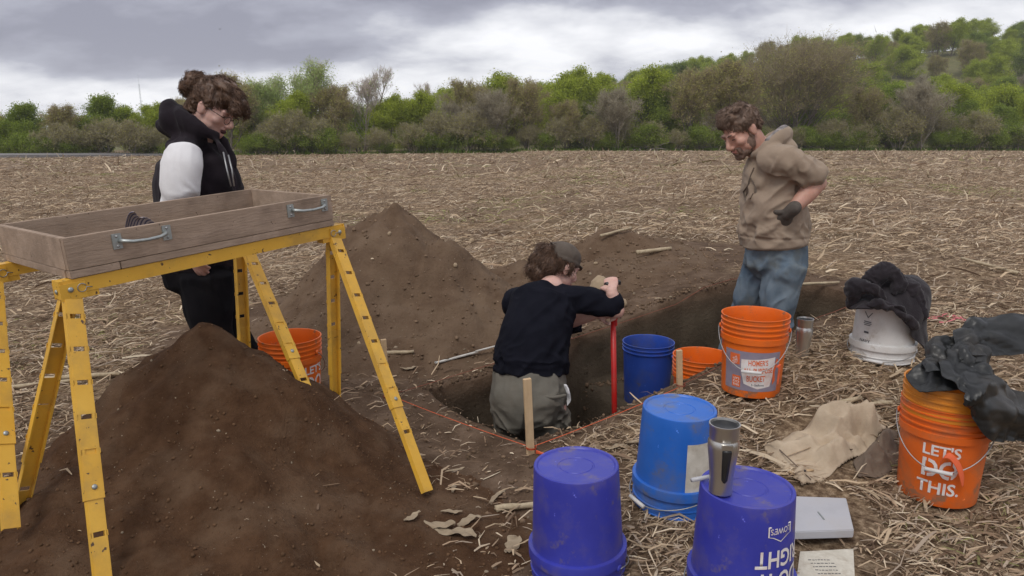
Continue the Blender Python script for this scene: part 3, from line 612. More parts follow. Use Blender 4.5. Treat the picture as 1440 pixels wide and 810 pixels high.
# ------------------------------------------------------------------ trees
M['bark'] = pm('bark', (0.13, 0.105, 0.083), (0.23, 0.19, 0.15), 6, 0.9, stretch=(1, 1, 0.3), bump=0.4, bscale=12)
M['bark_pale'] = pm('pale_bark', (0.26, 0.22, 0.185), (0.40, 0.355, 0.30), 6, 0.9, stretch=(1, 1, 0.3))
def tree_proto(name, label, seed, H, spread, tr, limbs, start, up, nl, lsize, cols, twigs, twigcol, bark, leaf_in=0.0, multi=1, sub=(5, 5), droop=0.0, group=None):
    """trunk + limbs -> 'trunk'; fine twigs and many small leaf faces -> 'crown'"""
    rr = random.Random(seed); nr = np.random.default_rng(seed)
    root = empty(name); tag(root, label, 'tree', group)
    tb, wb = MB(), MB(); tips = []
    def branch(p, d, Ln, r, lev):
        pts, rad, dd = [p], [r], d.copy(); m = 5 if lev < 2 else 3
        for i in range(m):
            dd = (dd+Vector((rr.gauss(0, 1), rr.gauss(0, 1), rr.gauss(0, 0.7)))*(0.13 if lev else 0.05)+Vector((0, 0, up*0.10 if lev else 0.03))-Vector((0, 0, droop*lev*0.05))).normalized()
            pts.append(pts[-1]+dd*Ln/m); rad.append(r*(1-0.75*(i+1)/m)+0.004)
        (tb if lev < 2 else wb).tube(pts, rad, (7, 5, 3, 3)[min(lev, 3)], lev < 1)
        if lev == 3 or Ln < 0.35: tips.append((pts[-1], dd)); tips.append(((pts[-2]+pts[-1])/2, dd)); return
        cnt = (limbs, sub[0], sub[1])[lev]
        for k in range(cnt):
            f = (start+(1-start)*(k+rr.random()*0.8)/cnt) if lev == 0 else 0.25+0.75*(k+rr.random())/cnt
            f = min(f, 0.99); i = min(int(f*m), m-1); u = f*m-i
            q = pts[i]*(1-u)+pts[i+1]*u
            az = rr.random()*2*PI if lev else (k*2.4+rr.random()*0.7)
            out = Vector((math.cos(az), math.sin(az), 0)); ax = dd if lev else Vector((0, 0, 1))
            out = (out-ax*out.dot(ax)).normalized()
            an = rr.uniform(0.55, 1.0) if lev == 0 else rr.uniform(0.4, 0.95)
            nd = (ax*math.cos(an)+out*math.sin(an)+Vector((0, 0, 0.15*up))).normalized()
            ln = (spread*(1.15-0.75*((f-start)/(1-start+1e-6))) if lev == 0 else Ln*rr.uniform(0.42, 0.62))
            branch(q, nd, ln, r*(0.42 if lev == 0 else 0.5)*(1-0.4*f), lev+1)
    for q in range(multi):
        a = rr.random()*6.28; dv = Vector((math.cos(a)*0.28, math.sin(a)*0.28, 1)).normalized() if multi > 1 else Vector((rr.gauss(0, .05), rr.gauss(0, .05), 1)).normalized()
        branch(Vector((math.cos(a)*0.25*(multi > 1), math.sin(a)*0.25*(multi > 1), -0.3)), dv, H*(0.82 if multi == 1 else rr.uniform(0.6, 0.85)), tr/math.sqrt(multi), 0)
    T = np.array([tuple(t[0]) for t in tips]); D = np.array([tuple(t[1]) for t in tips])
    # twigs and leaves around the branch tips
    V, Fq, Cc = [], [], []
    b = 0
    wv = np.array(wb.v) if wb.v else np.zeros((0, 3))
    def cross_tris(P, Dd, Ln, W, cols_):
        nonlocal b
        n = len(P); side = np.cross(Dd, nr.normal(0, 1, (n, 3))); side /= np.linalg.norm(side, axis=1)[:, None]+1e-9
        v = np.stack([P-side*W[:, None], P+side*W[:, None], P+Dd*Ln[:, None]], 1).reshape(-1, 3)
        V.append(v); Fq.append(np.arange(n*3).reshape(-1, 3)+b); b += n*3; Cc.append(np.repeat(cols_, 3, 0))
    if twigs:
        k = nr.integers(0, len(T), twigs); P = T[k]+nr.normal(0, 0.10, (twigs, 3))*spread*0.3
        Dd = D[k]*0.8+nr.normal(0, 0.55, (twigs, 3))+np.array([0, 0, 0.25*up-droop]); Dd /= np.linalg.norm(Dd, axis=1)[:, None]
        cross_tris(P, Dd, nr.uniform(0.35, 1.1, twigs)*spread*0.22, nr.uniform(0.012, 0.028, twigs), np.array([twigcol])*2.7*(0.65+0.7*nr.random((twigs, 1))))
    if nl:
        k = nr.integers(0, len(T), nl); cl = nr.random(len(T)); P = T[k]+nr.normal(0, 1, (nl, 3))*np.array([1, 1, 0.8])*spread*0.11
        if leaf_in: P = P*(1-leaf_in*nr.random((nl, 1))*np.array([[1, 1, 0]]))
        Dd = nr.normal(0, 1, (nl, 3)); Dd /= np.linalg.norm(Dd, axis=1)[:, None]
        c = np.array(cols)[nr.integers(0, len(cols), nl)]*(0.65+0.5*cl[k][:, None]+0.25*nr.random((nl, 1)))
        cross_tris(P, Dd, nr.uniform(0.6, 1.4, nl)*lsize, nr.uniform(0.3, 0.6, nl)*lsize, c)
    if len(wv):
        tri = [];
        for f in wb.f:
            if len(f) == 4: tri += [(f[0], f[1], f[2]), (f[0], f[2], f[3])]
            else: tri.append(f[:3])
        V.append(wv); Fq.append(np.array(tri)+b); Cc.append(np.repeat(np.array([bark])*2.4, len(wv), 0)); b += len(wv)
    V = np.concatenate(V); me = mesh_np('crown', V, np.concatenate(Fq)); cc = np.concatenate(Cc)
    vattr(me, 'tint', np.concatenate([cc, np.ones((len(cc), 1))], 1), 'FLOAT_COLOR')
    obj('trunk', tb.mesh('trunk', True), M['bark'] if bark[0] < 0.13 else M['bark_pale'], root)
    obj('crown', me, M['leaf'], root)
    root.location = (0, -400, -50)
    return root
YG = [(0.365, 0.429, 0.049), (0.435, 0.498, 0.07), (0.295, 0.351, 0.049)]
DG = [(0.238, 0.308, 0.05), (0.292, 0.37, 0.061), (0.185, 0.238, 0.046)]
OL = [(0.397, 0.365, 0.124), (0.459, 0.429, 0.154), (0.322, 0.288, 0.111)]
PG = [(0.421, 0.521, 0.177), (0.496, 0.594, 0.236), (0.347, 0.421, 0.153)]
GB = [(0.333, 0.287, 0.185), (0.399, 0.345, 0.226), (0.265, 0.229, 0.149)]
P = {}
P['green'] = tree_proto('leafy_tree', None, 1, 9.0, 3.6, 0.17, 13, 0.04, 0.9, 22000, 0.17, YG, 300, (0.10, 0.08, 0.055), (0.085, 0.07, 0.055))
P['deep'] = tree_proto('leafy_tree', None, 2, 8.0, 3.6, 0.17, 13, 0.03, 0.6, 22000, 0.17, DG, 300, (0.09, 0.075, 0.05), (0.08, 0.066, 0.05))
P['olive'] = tree_proto('budding_tree', None, 3, 8.5, 3.8, 0.16, 12, 0.04, 0.8, 12000, 0.13, OL, 7000, (0.135, 0.11, 0.075), (0.12, 0.10, 0.08))
P['tall'] = tree_proto('tall_tree', None, 4, 14.0, 4.4, 0.16, 15, 0.18, 1.5, 13000, 0.16, PG, 2500, (0.16, 0.14, 0.10), (0.11, 0.095, 0.08), multi=2)
P['bare'] = tree_proto('bare_tree', None, 5, 11.0, 3.4, 0.20, 11, 0.25, 1.5, 260, 0.16, PG, 3600, (0.20, 0.175, 0.15), (0.18, 0.16, 0.14), multi=2)
P['willow'] = tree_proto('spreading_tree', None, 6, 13.0, 7.6, 0.34, 13, 0.05, 0.5, 20000, 0.13, OL, 15000, (0.125, 0.105, 0.070), (0.12, 0.10, 0.08), multi=4, sub=(7, 6), droop=0.12)
P['brush'] = tree_proto('bare_shrub', None, 7, 4.4, 2.3, 0.07, 9, 0.03, 0.5, 3500, 0.11, OL, 5000, (0.145, 0.130, 0.088), (0.13, 0.115, 0.085), multi=4)
P['bush'] = tree_proto('leafy_shrub', None, 8, 3.0, 2.1, 0.07, 10, 0.02, 0.2, 12000, 0.13, DG, 200, (0.09, 0.075, 0.05), (0.08, 0.066, 0.05), multi=3)
P['mauve'] = tree_proto('bare_tree', None, 9, 8.0, 3.4, 0.15, 12, 0.05, 0.8, 5000, 0.12, GB, 8000, (0.150, 0.134, 0.100), (0.145, 0.128, 0.098), multi=2)
used = set()
def plant(kind, x, y, sc_, label, group=None, rz=None, sz=1.0, z=None):
    o = P[kind] if kind not in used else copy_tree(P[kind]); used.add(kind)
    o.location = (x, y, z if z is not None else max(gz(x, y), -99)-0.1); o.scale = (sc_, sc_, sc_*sz)
    o.rotation_euler = (0, 0, rz if rz is not None else random.random()*6.28)
    o['label'] = label
    if group: o['group'] = group
    elif 'group' in o: del o['group']
    return o
def px_x(px, y): return (px-720)/F*y*math.cos(PITCH)
def row(kind, px, dy, hpx, label, group=None, sz=1.0):      # a tree at the field's far edge, hpx photo pixels tall
    y0 = 105.0
    for _ in range(4): y0 = float(field_edge(px_x(px, y0)))+dy
    base = {'green': 9.6, 'deep': 8.8, 'olive': 9.2, 'tall': 15.0, 'bare': 11.6, 'willow': 14.5, 'brush': 4.8, 'bush': 3.6, 'mauve': 8.6}[kind]
    return plant(kind, px_x(px, y0), y0, hpx*y0/1010/base, label, group, sz=sz)
G = 'trees along the field edge'
row('green', -20, 6, 74, 'yellow green tree at the left end of the tree line')
row('deep', 38, 7, 78, 'dense green tree behind the grey road, second from the left')
row('olive', 86, 2, 80, 'rusty brown budding tree left of the dark green pair', sz=0.95)
row('deep', 148, 5, 88, 'dark green tree with two pointed crowns left of the person in the vest')
row('green', 186, 5, 72, 'bright green tree just left of the person in the vest')
row('green', 222, 6, 76, 'light green tree half hidden by the back of the black vest')
row('olive', 268, 4, 84, 'brown green tree behind the neck of the person in the vest')
row('olive', 322, 3, 116, 'olive tree right behind the face of the person in the vest')
row('tall', 352, 9, 126, 'tall thin pale green tree right of the curly hair')
row('tall', 392, 10, 134, 'tall open crowned tree between two taller pale ones')
row('tall', 434, 8, 156, 'tallest pale green tree left of the middle with open crown')
row('green', 412, 4, 90, 'yellow green tree low in front of the tallest pale tree')
row('bare', 508, 6, 138, 'tall leafless grey tree with upswept branches left of centre')
row('olive', 472, 4, 100, 'olive tree between the tallest pale tree and the leafless grey tree')
row('green', 548, 4, 84, 'yellow green tree right of the leafless grey tree')
row('olive', 660, 8, 104, 'olive tree behind the grey twiggy tree near the middle')
row('green', 715, 12, 112, 'yellow green tree behind the round grey brown leafless tree')
row('green', 905, 10, 118, 'yellow green tree above the fallen branches')
row('green', 1340, 6, 96, 'yellow green tree behind the low dark trees at right')
row('tall', 372, 7, 118, 'pale green wide crowned tree right behind the curly fringe')
row('green', 588, 5, 88, 'bright lime green tree standing alone near the middle')
row('bare', 612, 16, 108, 'slender leafless tree behind the lime green tree')
row('mauve', 640, 4, 82, 'grey twiggy tree right of the lime green tree')
row('mauve', 690, 2, 100, 'round grey brown leafless tree left of the white stem')
row('olive', 740, 3, 104, 'olive brown tree in the middle of the tree line')
row('green', 800, 10, 118, 'large bright green tree right of centre behind brown brush')
row('green', 845, 12, 108, 'second bright green tree right of centre, lower on the hill foot')
row('olive', 796, 1, 74, 'low olive brown thicket tree in front of the large bright green tree')
row('mauve', 868, 0, 100, 'grey vine hung tree beside the heap of fallen branches')
row('deep', 936, 8, 92, 'green tree behind the fallen branches')
row('olive', 968, 2, 118, 'brown budding tree left of the bearded man')
row('olive', 1020, 4, 128, 'brown budding tree right behind the bearded man')
row('willow', 1118, 7, 166, 'huge wide brown spreading tree behind the bearded man', sz=0.92)
row('olive', 1218, 4, 92, 'olive tree at the right foot of the huge spreading tree')
row('mauve', 1298, 0, 110, 'bare vine covered tree with pale leaning trunk at right')
row('deep', 1355, 3, 72, 'dark green leafy tree at the right end of the field')
row('deep', 1405, 4, 66, 'dark green low tree near the right edge of the picture')
row('green', 1455, 3, 84, 'green tree cut by the right edge of the picture')
row('deep', 1250, 9, 96, 'green tree behind the bare vine covered tree')
for i, px in enumerate([60, 92, 120, 150, 180, 205, 232, 372]+[405+42*k_ for k_ in range(19)]+[1215, 1270, 1290, 1320, 1375, 1430]):
    row('brush', px+random.uniform(-8, 8), random.uniform(-1.0, 2.0), random.uniform(30, 66), 'low leafless brown shrub at the foot of the tree line', 'brown shrubs under the tree line')
for i, px in enumerate((22, 60, 100, 128, 200, 240, 345, 362, 380, 420, 452, 540, 577, 600, 640, 668, 720, 770, 845, 905, 940, 990, 1020, 1060, 1085, 1130, 1170, 1205, 1240, 1260, 1330, 1350, 1385, 1420, 1440)):
    row('bush', px+random.uniform(-6, 6), random.uniform(-1.0, 1.5), random.uniform(18, 42), 'low fresh green shrub at the foot of the tree line', 'green shrubs under the tree line')
# the wooded hill: every crown is a tree
hr = random.Random(3); cnt = 0
for u in (14, 26, 40, 56, 74, 94, 116, 140, 166, 192):
    px = -70 if u < 60 else 520
    while px < 1490:
        y = 118+u+hr.uniform(-6, 6); x = px_x(px, y)
        y = float(field_edge(x))+6+u+hr.uniform(-6, 6); x = px_x(px, y)
        if px > 560 or u < 60:
            k = hr.choices(('green', 'deep', 'olive', 'mauve'), (0.40, 0.29, 0.20, 0.11))[0]
            nm = {'green': ('yellow green tree in the wood on the hillside', 'yellow green trees on the hillside'), 'deep': ('darker green tree in the wood on the hillside', 'darker green trees on the hillside'),
                  'olive': ('brown budding tree in the wood on the hillside', 'brown budding trees on the hillside'), 'mauve': ('leafless grey tree in the wood on the hillside', 'leafless trees on the hillside')}[k]
            plant(k, x, y+hr.uniform(-5, 5), hr.uniform(0.95, 1.7)*(1.0 if px > 620 else 0.62 if px < 300 else 0.8), nm[0], nm[1], z=float(hill_h(np.array(x), np.array(y)))-1.6); cnt += 1
        px += hr.uniform(0.6, 1.5)*7000/y
# white stem, fallen branches, mast, bird, far road
def dead_branches():
    b = MB(); rr = random.Random(4); x0, y0 = px_x(905, 117), 117.0
    o = empty('fallen_branches', (x0, y0, gz(x0, y0)), 'heap of pale fallen branches at the foot of the vine hung tree', 'fallen branches')
    for i in range(9):
        a = rr.uniform(-0.5, 0.5)+(PI if rr.random() < 0.4 else 0); p = Vector((rr.uniform(-2.5, 2.5), rr.uniform(-1, 1), 0.1)); pts = [p]
        d = Vector((math.cos(a), 0.3*math.sin(a), rr.uniform(0.05, 0.75)))
        for k in range(5): d = (d+Vector((0, 0, -0.12))+Vector((rr.gauss(0, .15), 0, rr.gauss(0, .12)))).normalized(); pts.append(pts[-1]+d*rr.uniform(0.6, 1.0))
        MB().tube(pts, [0.13, 0.11, 0.09, 0.07, 0.05, 0.02], 6).build('branch', M['bark_pale'], o, True)
dead_branches()
x0 = px_x(684, 116); o = empty('young_tree', (x0, 116, gz(x0, 116)), 'thin pale bare stem standing before the brown brush', 'tree')
MB().tube([(0, 0, -0.2), (0.03, 0, 2.2), (-0.05, 0, 4.2)], [0.09, 0.075, 0.05], 6).build('trunk', M['bark_pale'], o, True)
bb = MB(); rr = random.Random(8)
for i in range(26):
    h = rr.uniform(2.2, 4.3); a = rr.random()*6.28; q = Vector((0, 0, h)); d = Vector((math.cos(a), math.sin(a), 1.0)).normalized()
    bb.tube([q, q+d*0.6, q+d*rr.uniform(0.9, 1.5)+Vector((0, 0, 0.2))], [0.03, 0.02, 0.006], 4)
bb.build('crown', M['bark_pale'], o, True)
mb = MB(); ym = 420.0; xm = px_x(203, ym)
for k in range(3): mb.tube([(0.7*math.cos(k*2.1), 0.7*math.sin(k*2.1), 0), (0.25*math.cos(k*2.1), 0.25*math.sin(k*2.1), 38)], [0.10, 0.06], 4)
for h in range(19):
    f = 0.7-0.45*h/19; q = [(f*math.cos(k*2.1), f*math.sin(k*2.1), h*2+(k % 2)*1.0) for k in (0, 1, 2, 0)]; mb.tube(q, 0.035, 3)
mb.tube([(0, 0, 38), (0, 0, 43)], 0.05, 4)
tag(mb.build('radio_mast', M['galv']), 'thin radio mast far off above the trees at left', 'mast').location = (xm, ym, -8)
bd = MB(); bd.ell((0, 0, 0), (0.05, 0.16, 0.05)); bd.add([(0.03, -0.05, 0.02), (0.03, 0.06, 0.02), (0.30, 0.0, 0.12), (0.32, -0.08, 0.11)], [(0, 1, 2, 3), (3, 2, 1, 0)])
bd.add([(-0.03, -0.05, 0.02), (-0.03, 0.06, 0.02), (-0.30, 0.0, 0.10), (-0.32, -0.08, 0.09)], [(0, 1, 2, 3), (3, 2, 1, 0)]); bd.add([(0.03, -0.14, 0), (-0.03, -0.14, 0), (-0.05, -0.27, 0.0), (0.05, -0.27, 0)], [(0, 1, 2, 3), (3, 2, 1, 0)])
tag(bd.build('bird', M['black'], None, True), 'tiny dark bird high in the cloudy sky at left', 'bird').location = pix(309, 41, 95)
rd = MB(); pts = [(px_x(-60, 86), 85.5), (px_x(48, 90), 88.5), (px_x(250, 96), 98)]
for i in range(2):
    (xa, ya), (xb, yb) = pts[i], pts[i+1]
    za, zb = gz(xa, ya)+0.35, gz(xb, yb)+(0.35 if i == 0 else 0.2)
    rd.add([(xa, ya, za), (xb, yb, zb), (xb, yb+5, zb+0.12), (xa, ya+5, za+0.12), (xa, ya, za-1), (xb, yb, zb-1), (xb, yb+5, zb-1), (xa, ya+5, za-1)], [(0, 1, 2, 3), (4, 7, 6, 5), (0, 4, 5, 1), (2, 6, 7, 3), (1, 5, 6, 2), (3, 7, 4, 0)])
M['road'] = pm('pale_asphalt', (0.16, 0.15, 0.15), (0.22, 0.21, 0.205), 1.2, 0.9)
tag(rd.build('road', M['road']), kind='structure')
# ================================================================== OBJECTS
def text_mesh(txt, wd, ht, bold=0.0, ext=0.0006, res=3, vsplit=0.012):
    cu = bpy.data.curves.new('lettering', 'FONT'); cu.body = txt; cu.size = 1.0; cu.resolution_u = res; cu.offset = bold; cu.align_x = 'CENTER'
    o = bpy.data.objects.new('lettering', cu); C.objects.link(o); dg = bpy.context.evaluated_depsgraph_get(); dg.update()
    me = bpy.data.meshes.new_from_object(o.evaluated_get(dg)); bpy.data.objects.remove(o); bpy.data.curves.remove(cu)
    V = co_of(me); lo, hi = V.min(0), V.max(0)
    V[:, 0] = (V[:, 0]-(lo[0]+hi[0])/2)/(hi[0]-lo[0])*wd; V[:, 1] = (V[:, 1]-lo[1])/(hi[1]-lo[1])*ht; V[:, 2] = 0
    set_co(me, V)
    bm = bmesh.new(); bm.from_mesh(me); bmesh.ops.triangulate(bm, faces=bm.faces)
    for _ in range(3):
        e = [k for k in bm.edges if k.calc_length() > vsplit]
        if not e: break
        bmesh.ops.subdivide_edges(bm, edges=e, cuts=1)
        bmesh.ops.triangulate(bm, faces=[f for f in bm.faces if len(f.verts) > 3])
    bm.to_mesh(me); bm.free(); return me
BH, BRT, BRB = 0.368, 0.1475, 0.131
def b_rad(z): return BRB+(BRT-BRB)*z/BH
def wrap(me, ang, z0, off=0.0016, dx=0.0, tilt=0.0, rad=b_rad):     # lay flat print round a bucket's wall
    V = co_of(me); x = V[:, 0]*math.cos(tilt)-V[:, 1]*math.sin(tilt)+dx; z = z0+V[:, 0]*math.sin(tilt)+V[:, 1]*math.cos(tilt)
    r = rad(z)+off; th = ang+x/rad(z0)
    set_co(me, np.stack([r*np.cos(th), r*np.sin(th), z], -1)); return me
def patch(wd, ht, nx=24, ny=6):                                     # flat rectangle ready for wrap()
    X, Y = np.meshgrid(np.linspace(-wd/2, wd/2, nx+1), np.linspace(0, ht, ny+1), indexing='ij'); i = np.arange(X.size).reshape(X.shape)
    return mesh_np('patch', np.stack([X, Y, X*0], -1).reshape(-1, 3), np.stack([i[:-1, :-1], i[1:, :-1], i[1:, 1:], i[:-1, 1:]], -1).reshape(-1, 4), True)
def polyflat(pts, cell=0.006):
    bm = bmesh.new(); f = bm.faces.new([bm.verts.new((x, y, 0)) for x, y in pts]); bmesh.ops.triangulate(bm, faces=[f])
    for _ in range(4):
        e = [k for k in bm.edges if k.calc_length() > cell*2]
        if not e: break
        bmesh.ops.subdivide_edges(bm, edges=e, cuts=1); bmesh.ops.triangulate(bm, faces=[q for q in bm.faces if len(q.verts) > 3])
    me = bpy.data.meshes.new('shape'); bm.to_mesh(me); bm.free(); return me
def bucket(loc, mat, label, group, upside=False, rz=0.0, tilt=(0, 0), bail=None, bail_drop=0.17, ribs=True, soilin=None, name='bucket', h=1.0, skirt=True):
    root = empty(name, loc, label, 'bucket', group); root.rotation_euler = (tilt[0]+(PI if upside else 0), tilt[1], rz); wide = upside
    H = BH*h
    if upside: root.location.z += H
    rr = lambda z: BRB+(BRT-BRB)*z/BH
    pr = [(0.0001, 0.006), (0.05, 0.006), (0.052, 0.008), (0.056, 0.008), (0.058, 0.006), (0.118, 0.006), (0.122, 0.001), (0.1275, 0.0), (BRB-0.0005, 0.002), (BRB+0.0005, 0.008)]
    z = 0.25*h if skirt else 0.31*h
    pr += [(rr(z*k/6), z*k/6) for k in range(1, 6)]+[(rr(z), z)]
    if ribs:
        def rib(z0, out, hh): return [(rr(z0)+0.001, z0-0.0015), (rr(z0)+out, z0), (rr(z0)+out, z0+hh), (rr(z0)+0.0015, z0+hh+0.002)]
        if wide: pr += [(rr(z)+0.001, 0.262*h), (rr(z)+0.0125, 0.263*h), (rr(z)+0.0135, 0.266*h), (rr(z)+0.0125, 0.298*h), (rr(z)+0.003, 0.300*h)]+rib(0.335*h, 0.005, 0.004)
        else:
            if skirt: pr += rib(0.252*h, 0.0075, 0.026)+rib(0.294*h, 0.0065, 0.005)
            pr += rib(0.318*h, 0.0065, 0.005)+rib(0.341*h, 0.006, 0.004)
    pr += [(rr(H)+0.002, H-0.006), (rr(H)+0.005, H-0.004), (rr(H)+0.005, H-0.001), (rr(H)+0.003, H), (rr(H)-0.001, H-0.001), (rr(H)-0.003, H-0.008)]
    pr += [(rr(H*k/8)-0.003, H*k/8) for k in range(7, 0, -1)]+[(BRB-0.006, 0.012), (0.0001, 0.010)]
    me = MB().lathe(pr, 64).mesh('shell', True, True)
    m2 = [mat] if not isinstance(mat, (list, tuple)) else list(mat)
    sh = obj('shell', me, m2, root); me.set_sharp_from_angle(angle=R(40))
    if bail is not None:
        ze = 0.300*h; w = MB(); q = MB(); pts = []
        for k in range(33):
            f = PI*k/32; th = bail-PI/2+f; d = math.sin(f)
            pts.append(((rr(ze)+0.014+0.004*d)*math.cos(th), (rr(ze)+0.014+0.004*d)*math.sin(th), ze-bail_drop*d**1.15))
        b = MB().tube(pts, 0.0022, 6).build('bail', M['wire'], root, True)
        for s in (-1, 1):
            th = bail+s*PI/2; MB().ell((0, 0, 0), (0.012, 0.006, 0.012), Matrix.Translation(((rr(ze)+0.009)*math.cos(th), (rr(ze)+0.009)*math.sin(th), ze)) @ Matrix.Rotation(th+PI/2, 4, 'Z'), 12, 8).build('bail_ear', m2[0], root, True)
        gp = [Vector(pts[16])+(Vector(pts[18])-Vector(pts[14]))*(t/ (Vector(pts[18])-Vector(pts[14])).length) for t in (-0.043, 0.043)]
        MB().tube(gp, 0.0075, 12).build('grip', M['white'], b, True)
    if soilin: MB().lathe([(0.0001, 0.0), (rr(soilin)-0.006, -0.01)], 32).build('soil_fill', M['soil'], root).location.z = soilin
    return root
def toward_cam(loc): return math.atan2(-loc[1], -loc[0])
def at_size(px, py_base, z): p = pix(px, py_base, z); return p

BG = 'plastic buckets around the trench'
def stand(px, py):                          # stand on the ground met at this pixel
    p = on(px, py); return Vector((p.x, p.y, p.z-0.004))
# --- orange all-purpose bucket with its printed label
p = stand(1055, 546)
hb = bucket(p, M['orange'], 'orange bucket with a printed grey and white label, standing by the trench', BG, bail=0.0, rz=toward_cam(p), bail_drop=0.165)
def pr(root, name, me, mat, parent=None): return obj(name, me, mat, parent or root)
lab = pr(hb, 'label', wrap(patch(0.255, 0.185, 40, 4), 0, 0.035, 0.0008), M['label_grey'])
pr(hb, 'label_panel', wrap(polyflat([(-0.03, 0.02), (0.03, 0.0), (0.085, 0.012), (0.095, 0.06), (0.10, 0.105), (0.10, 0.15), (0.02, 0.14), (-0.045, 0.135), (-0.045, 0.08), (-0.02, 0.075)]), 0, 0.048, 0.0014), M['white_print'], lab)
pr(hb, 'logo_square', wrap(polyflat([(-0.10, 0.10), (-0.052, 0.10), (-0.052, 0.15), (-0.10, 0.15)]), 0, 0.055, 0.0015), M['orange_print'], lab)
for k, t in enumerate(('THE', 'HOME', 'DEPOT')): pr(hb, 'lettering', wrap(text_mesh(t, 0.026+0.005*k, 0.0085, 0.01), 0, 0.185-0.0115*k-0.004, 0.0021, -0.076+0.001*k, 0.6), M['white_print'], lab)
for t, w_, h_, z_, dx in (("HOMER'S", 0.085, 0.027, 0.158, 0.028), ('ALL-PURPOSE', 0.128, 0.025, 0.122, 0.030), ('BUCKET', 0.080, 0.029, 0.082, 0.022)):
    pr(hb, 'lettering', wrap(text_mesh(t, w_, h_, 0.018), 0, z_, 0.0021, dx, 0.05), M['orange_print'], lab)
pr(hb, 'lettering', wrap(text_mesh('5 Gallons', 0.055, 0.010, 0.012), 0, 0.062, 0.0021, 0.030, 0.03), M['black_print'], lab)
pr(hb, 'label_panel', wrap(polyflat([(-0.085, 0), (-0.045, 0), (-0.045, 0.055), (-0.085, 0.055)]), 0, 0.047, 0.0014), M['orange_print'], lab)
for t, z_ in (('LET\'S', 0.083), ('DO', 0.068), ('THIS', 0.053)): pr(hb, 'lettering', wrap(text_mesh(t, 0.030, 0.010, 0.02), 0, z_, 0.0021, -0.065), M['white_print'], lab)
pr(hb, 'label_panel', wrap(polyflat([(0.098, 0.03), (0.112, 0.05), (0.105, 0.09), (0.118, 0.15), (0.108, 0.155), (0.094, 0.10)]), 0, 0.035, 0.0015), M['orange_print'], lab)

def lets_do_this(root, ang, sc_=1.0, mat=None):
    mat = mat or M['white_print']
    for t, w_, h_, z_ in (("LET'S", 0.120*sc_, 0.043*sc_, 0.196), ('DO', 0.112*sc_, 0.072*sc_, 0.112), ('THIS.', 0.135*sc_, 0.048*sc_, 0.050)):
        o = pr(root, 'lettering', wrap(text_mesh(t, w_, h_, 0.022), ang, z_, 0.0018), mat)
    shell = next(c for c in root.children if c.name.startswith('shell')); m = shell.data.materials[0]
    for dx in (-0.040*sc_, 0.034*sc_):      # the stencil's bridges
        pr(root, 'stencil_gap', wrap(patch(0.0055, 0.074*sc_, 2, 4), ang, 0.111, 0.0024, dx), m)
# --- two nested buckets stuffed with black sheeting
p = stand(1316, 690)
ld = bucket(p, M['orange_dirty'], 'orange bucket lettered LET\'S DO THIS holding a paler nested bucket and black sheeting', BG, bail=0.0, rz=toward_cam(p), bail_drop=0.15)
lets_do_this(ld, 0.02)
nb = bucket(p+Vector((0.002, 0.0, 0.075)), M['amber'], 'paler amber orange bucket nested inside the lettered bucket under black sheeting', BG, rz=toward_cam(p))
LD = p
# --- orange bucket behind the sawhorse legs
p = stand(414, 570)
ob = bucket(p, M['orange'], 'orange bucket lettered LET\'S DO THIS standing behind the yellow sawhorse legs', BG, bail=2.5, rz=toward_cam(p)); lets_do_this(ob, 0.86)
# --- buckets down in the trench
q = pix(912, 480, 4.2); zf = float(floor_z(*st_of(q.x, q.y)))
tb_ = bucket((q.x, q.y, zf), M['mid_blue'], 'open blue bucket standing down in the trench beside the red pole', BG, rz=toward_cam(q), bail=2.7, bail_drop=0.20, skirt=False)
q = pix(987, 500, 3.80); zf = float(floor_z(*st_of(q.x, q.y)))
to_ = bucket((q.x, q.y, q.z-BH+0.005), M['orange'], 'orange bucket sunk in the trench with only its upper half showing', BG, rz=toward_cam(q))
# --- upside down buckets in front
p = stand(807, 800)
nv = bucket(p, M['navy'], 'purple blue bucket upside down with bare bottom up, nearest the camera', BG, True, rz=toward_cam(p)+PI, bail=0.6, bail_drop=-0.045, tilt=(R(-2), 0))
p = stand(949, 702)
bl = bucket(p, M['blue'], 'bright blue bucket upside down with a torn paper label on its side', BG, True, rz=toward_cam(p)+PI, bail=PI+0.9, bail_drop=-0.04, tilt=(R(1), R(-1)))
pr(bl, 'label', wrap(patch(0.15, 0.20, 20, 4), PI-0.62-0.55+0.35, 0.085, 0.0009), M['paper'])
p = stand(1039, 841)
lw = bucket(p, M['navy'], 'purple blue bucket upside down with white lettering and a steel tumbler on it', BG, True, rz=toward_cam(p)+PI, bail=PI+0.5, bail_drop=-0.04)
LW = p
def gable(t=0.0):
    o = [(-0.04, 0.0), (0.04, 0.0), (0.04, 0.030), (0.026, 0.033), (0.0, 0.048), (-0.026, 0.033), (-0.04, 0.030)]
    return o
A0 = PI-0.78                                 # where the print faces
fr = MB(); gp = gable(); gi = [(x*0.9, 0.0035+y*0.86) for x, y in gp]
bm = bmesh.new(); vo = [bm.verts.new((*q, 0)) for q in gp]; vi = [bm.verts.new((*q, 0)) for q in gi]
for k in range(7): bm.faces.new((vo[k], vo[(k+1) % 7], vi[(k+1) % 7], vi[k]))
gm_ = bpy.data.meshes.new('logo_outline'); bm.to_mesh(gm_); bm.free()
pr(lw, 'logo_outline', wrap(gm_, A0, 0.054, 0.0018), M['white_print'])
pr(lw, 'lettering', wrap(text_mesh("LOWE'S", 0.066, 0.018, 0.012), A0, 0.060, 0.0018), M['white_print'])
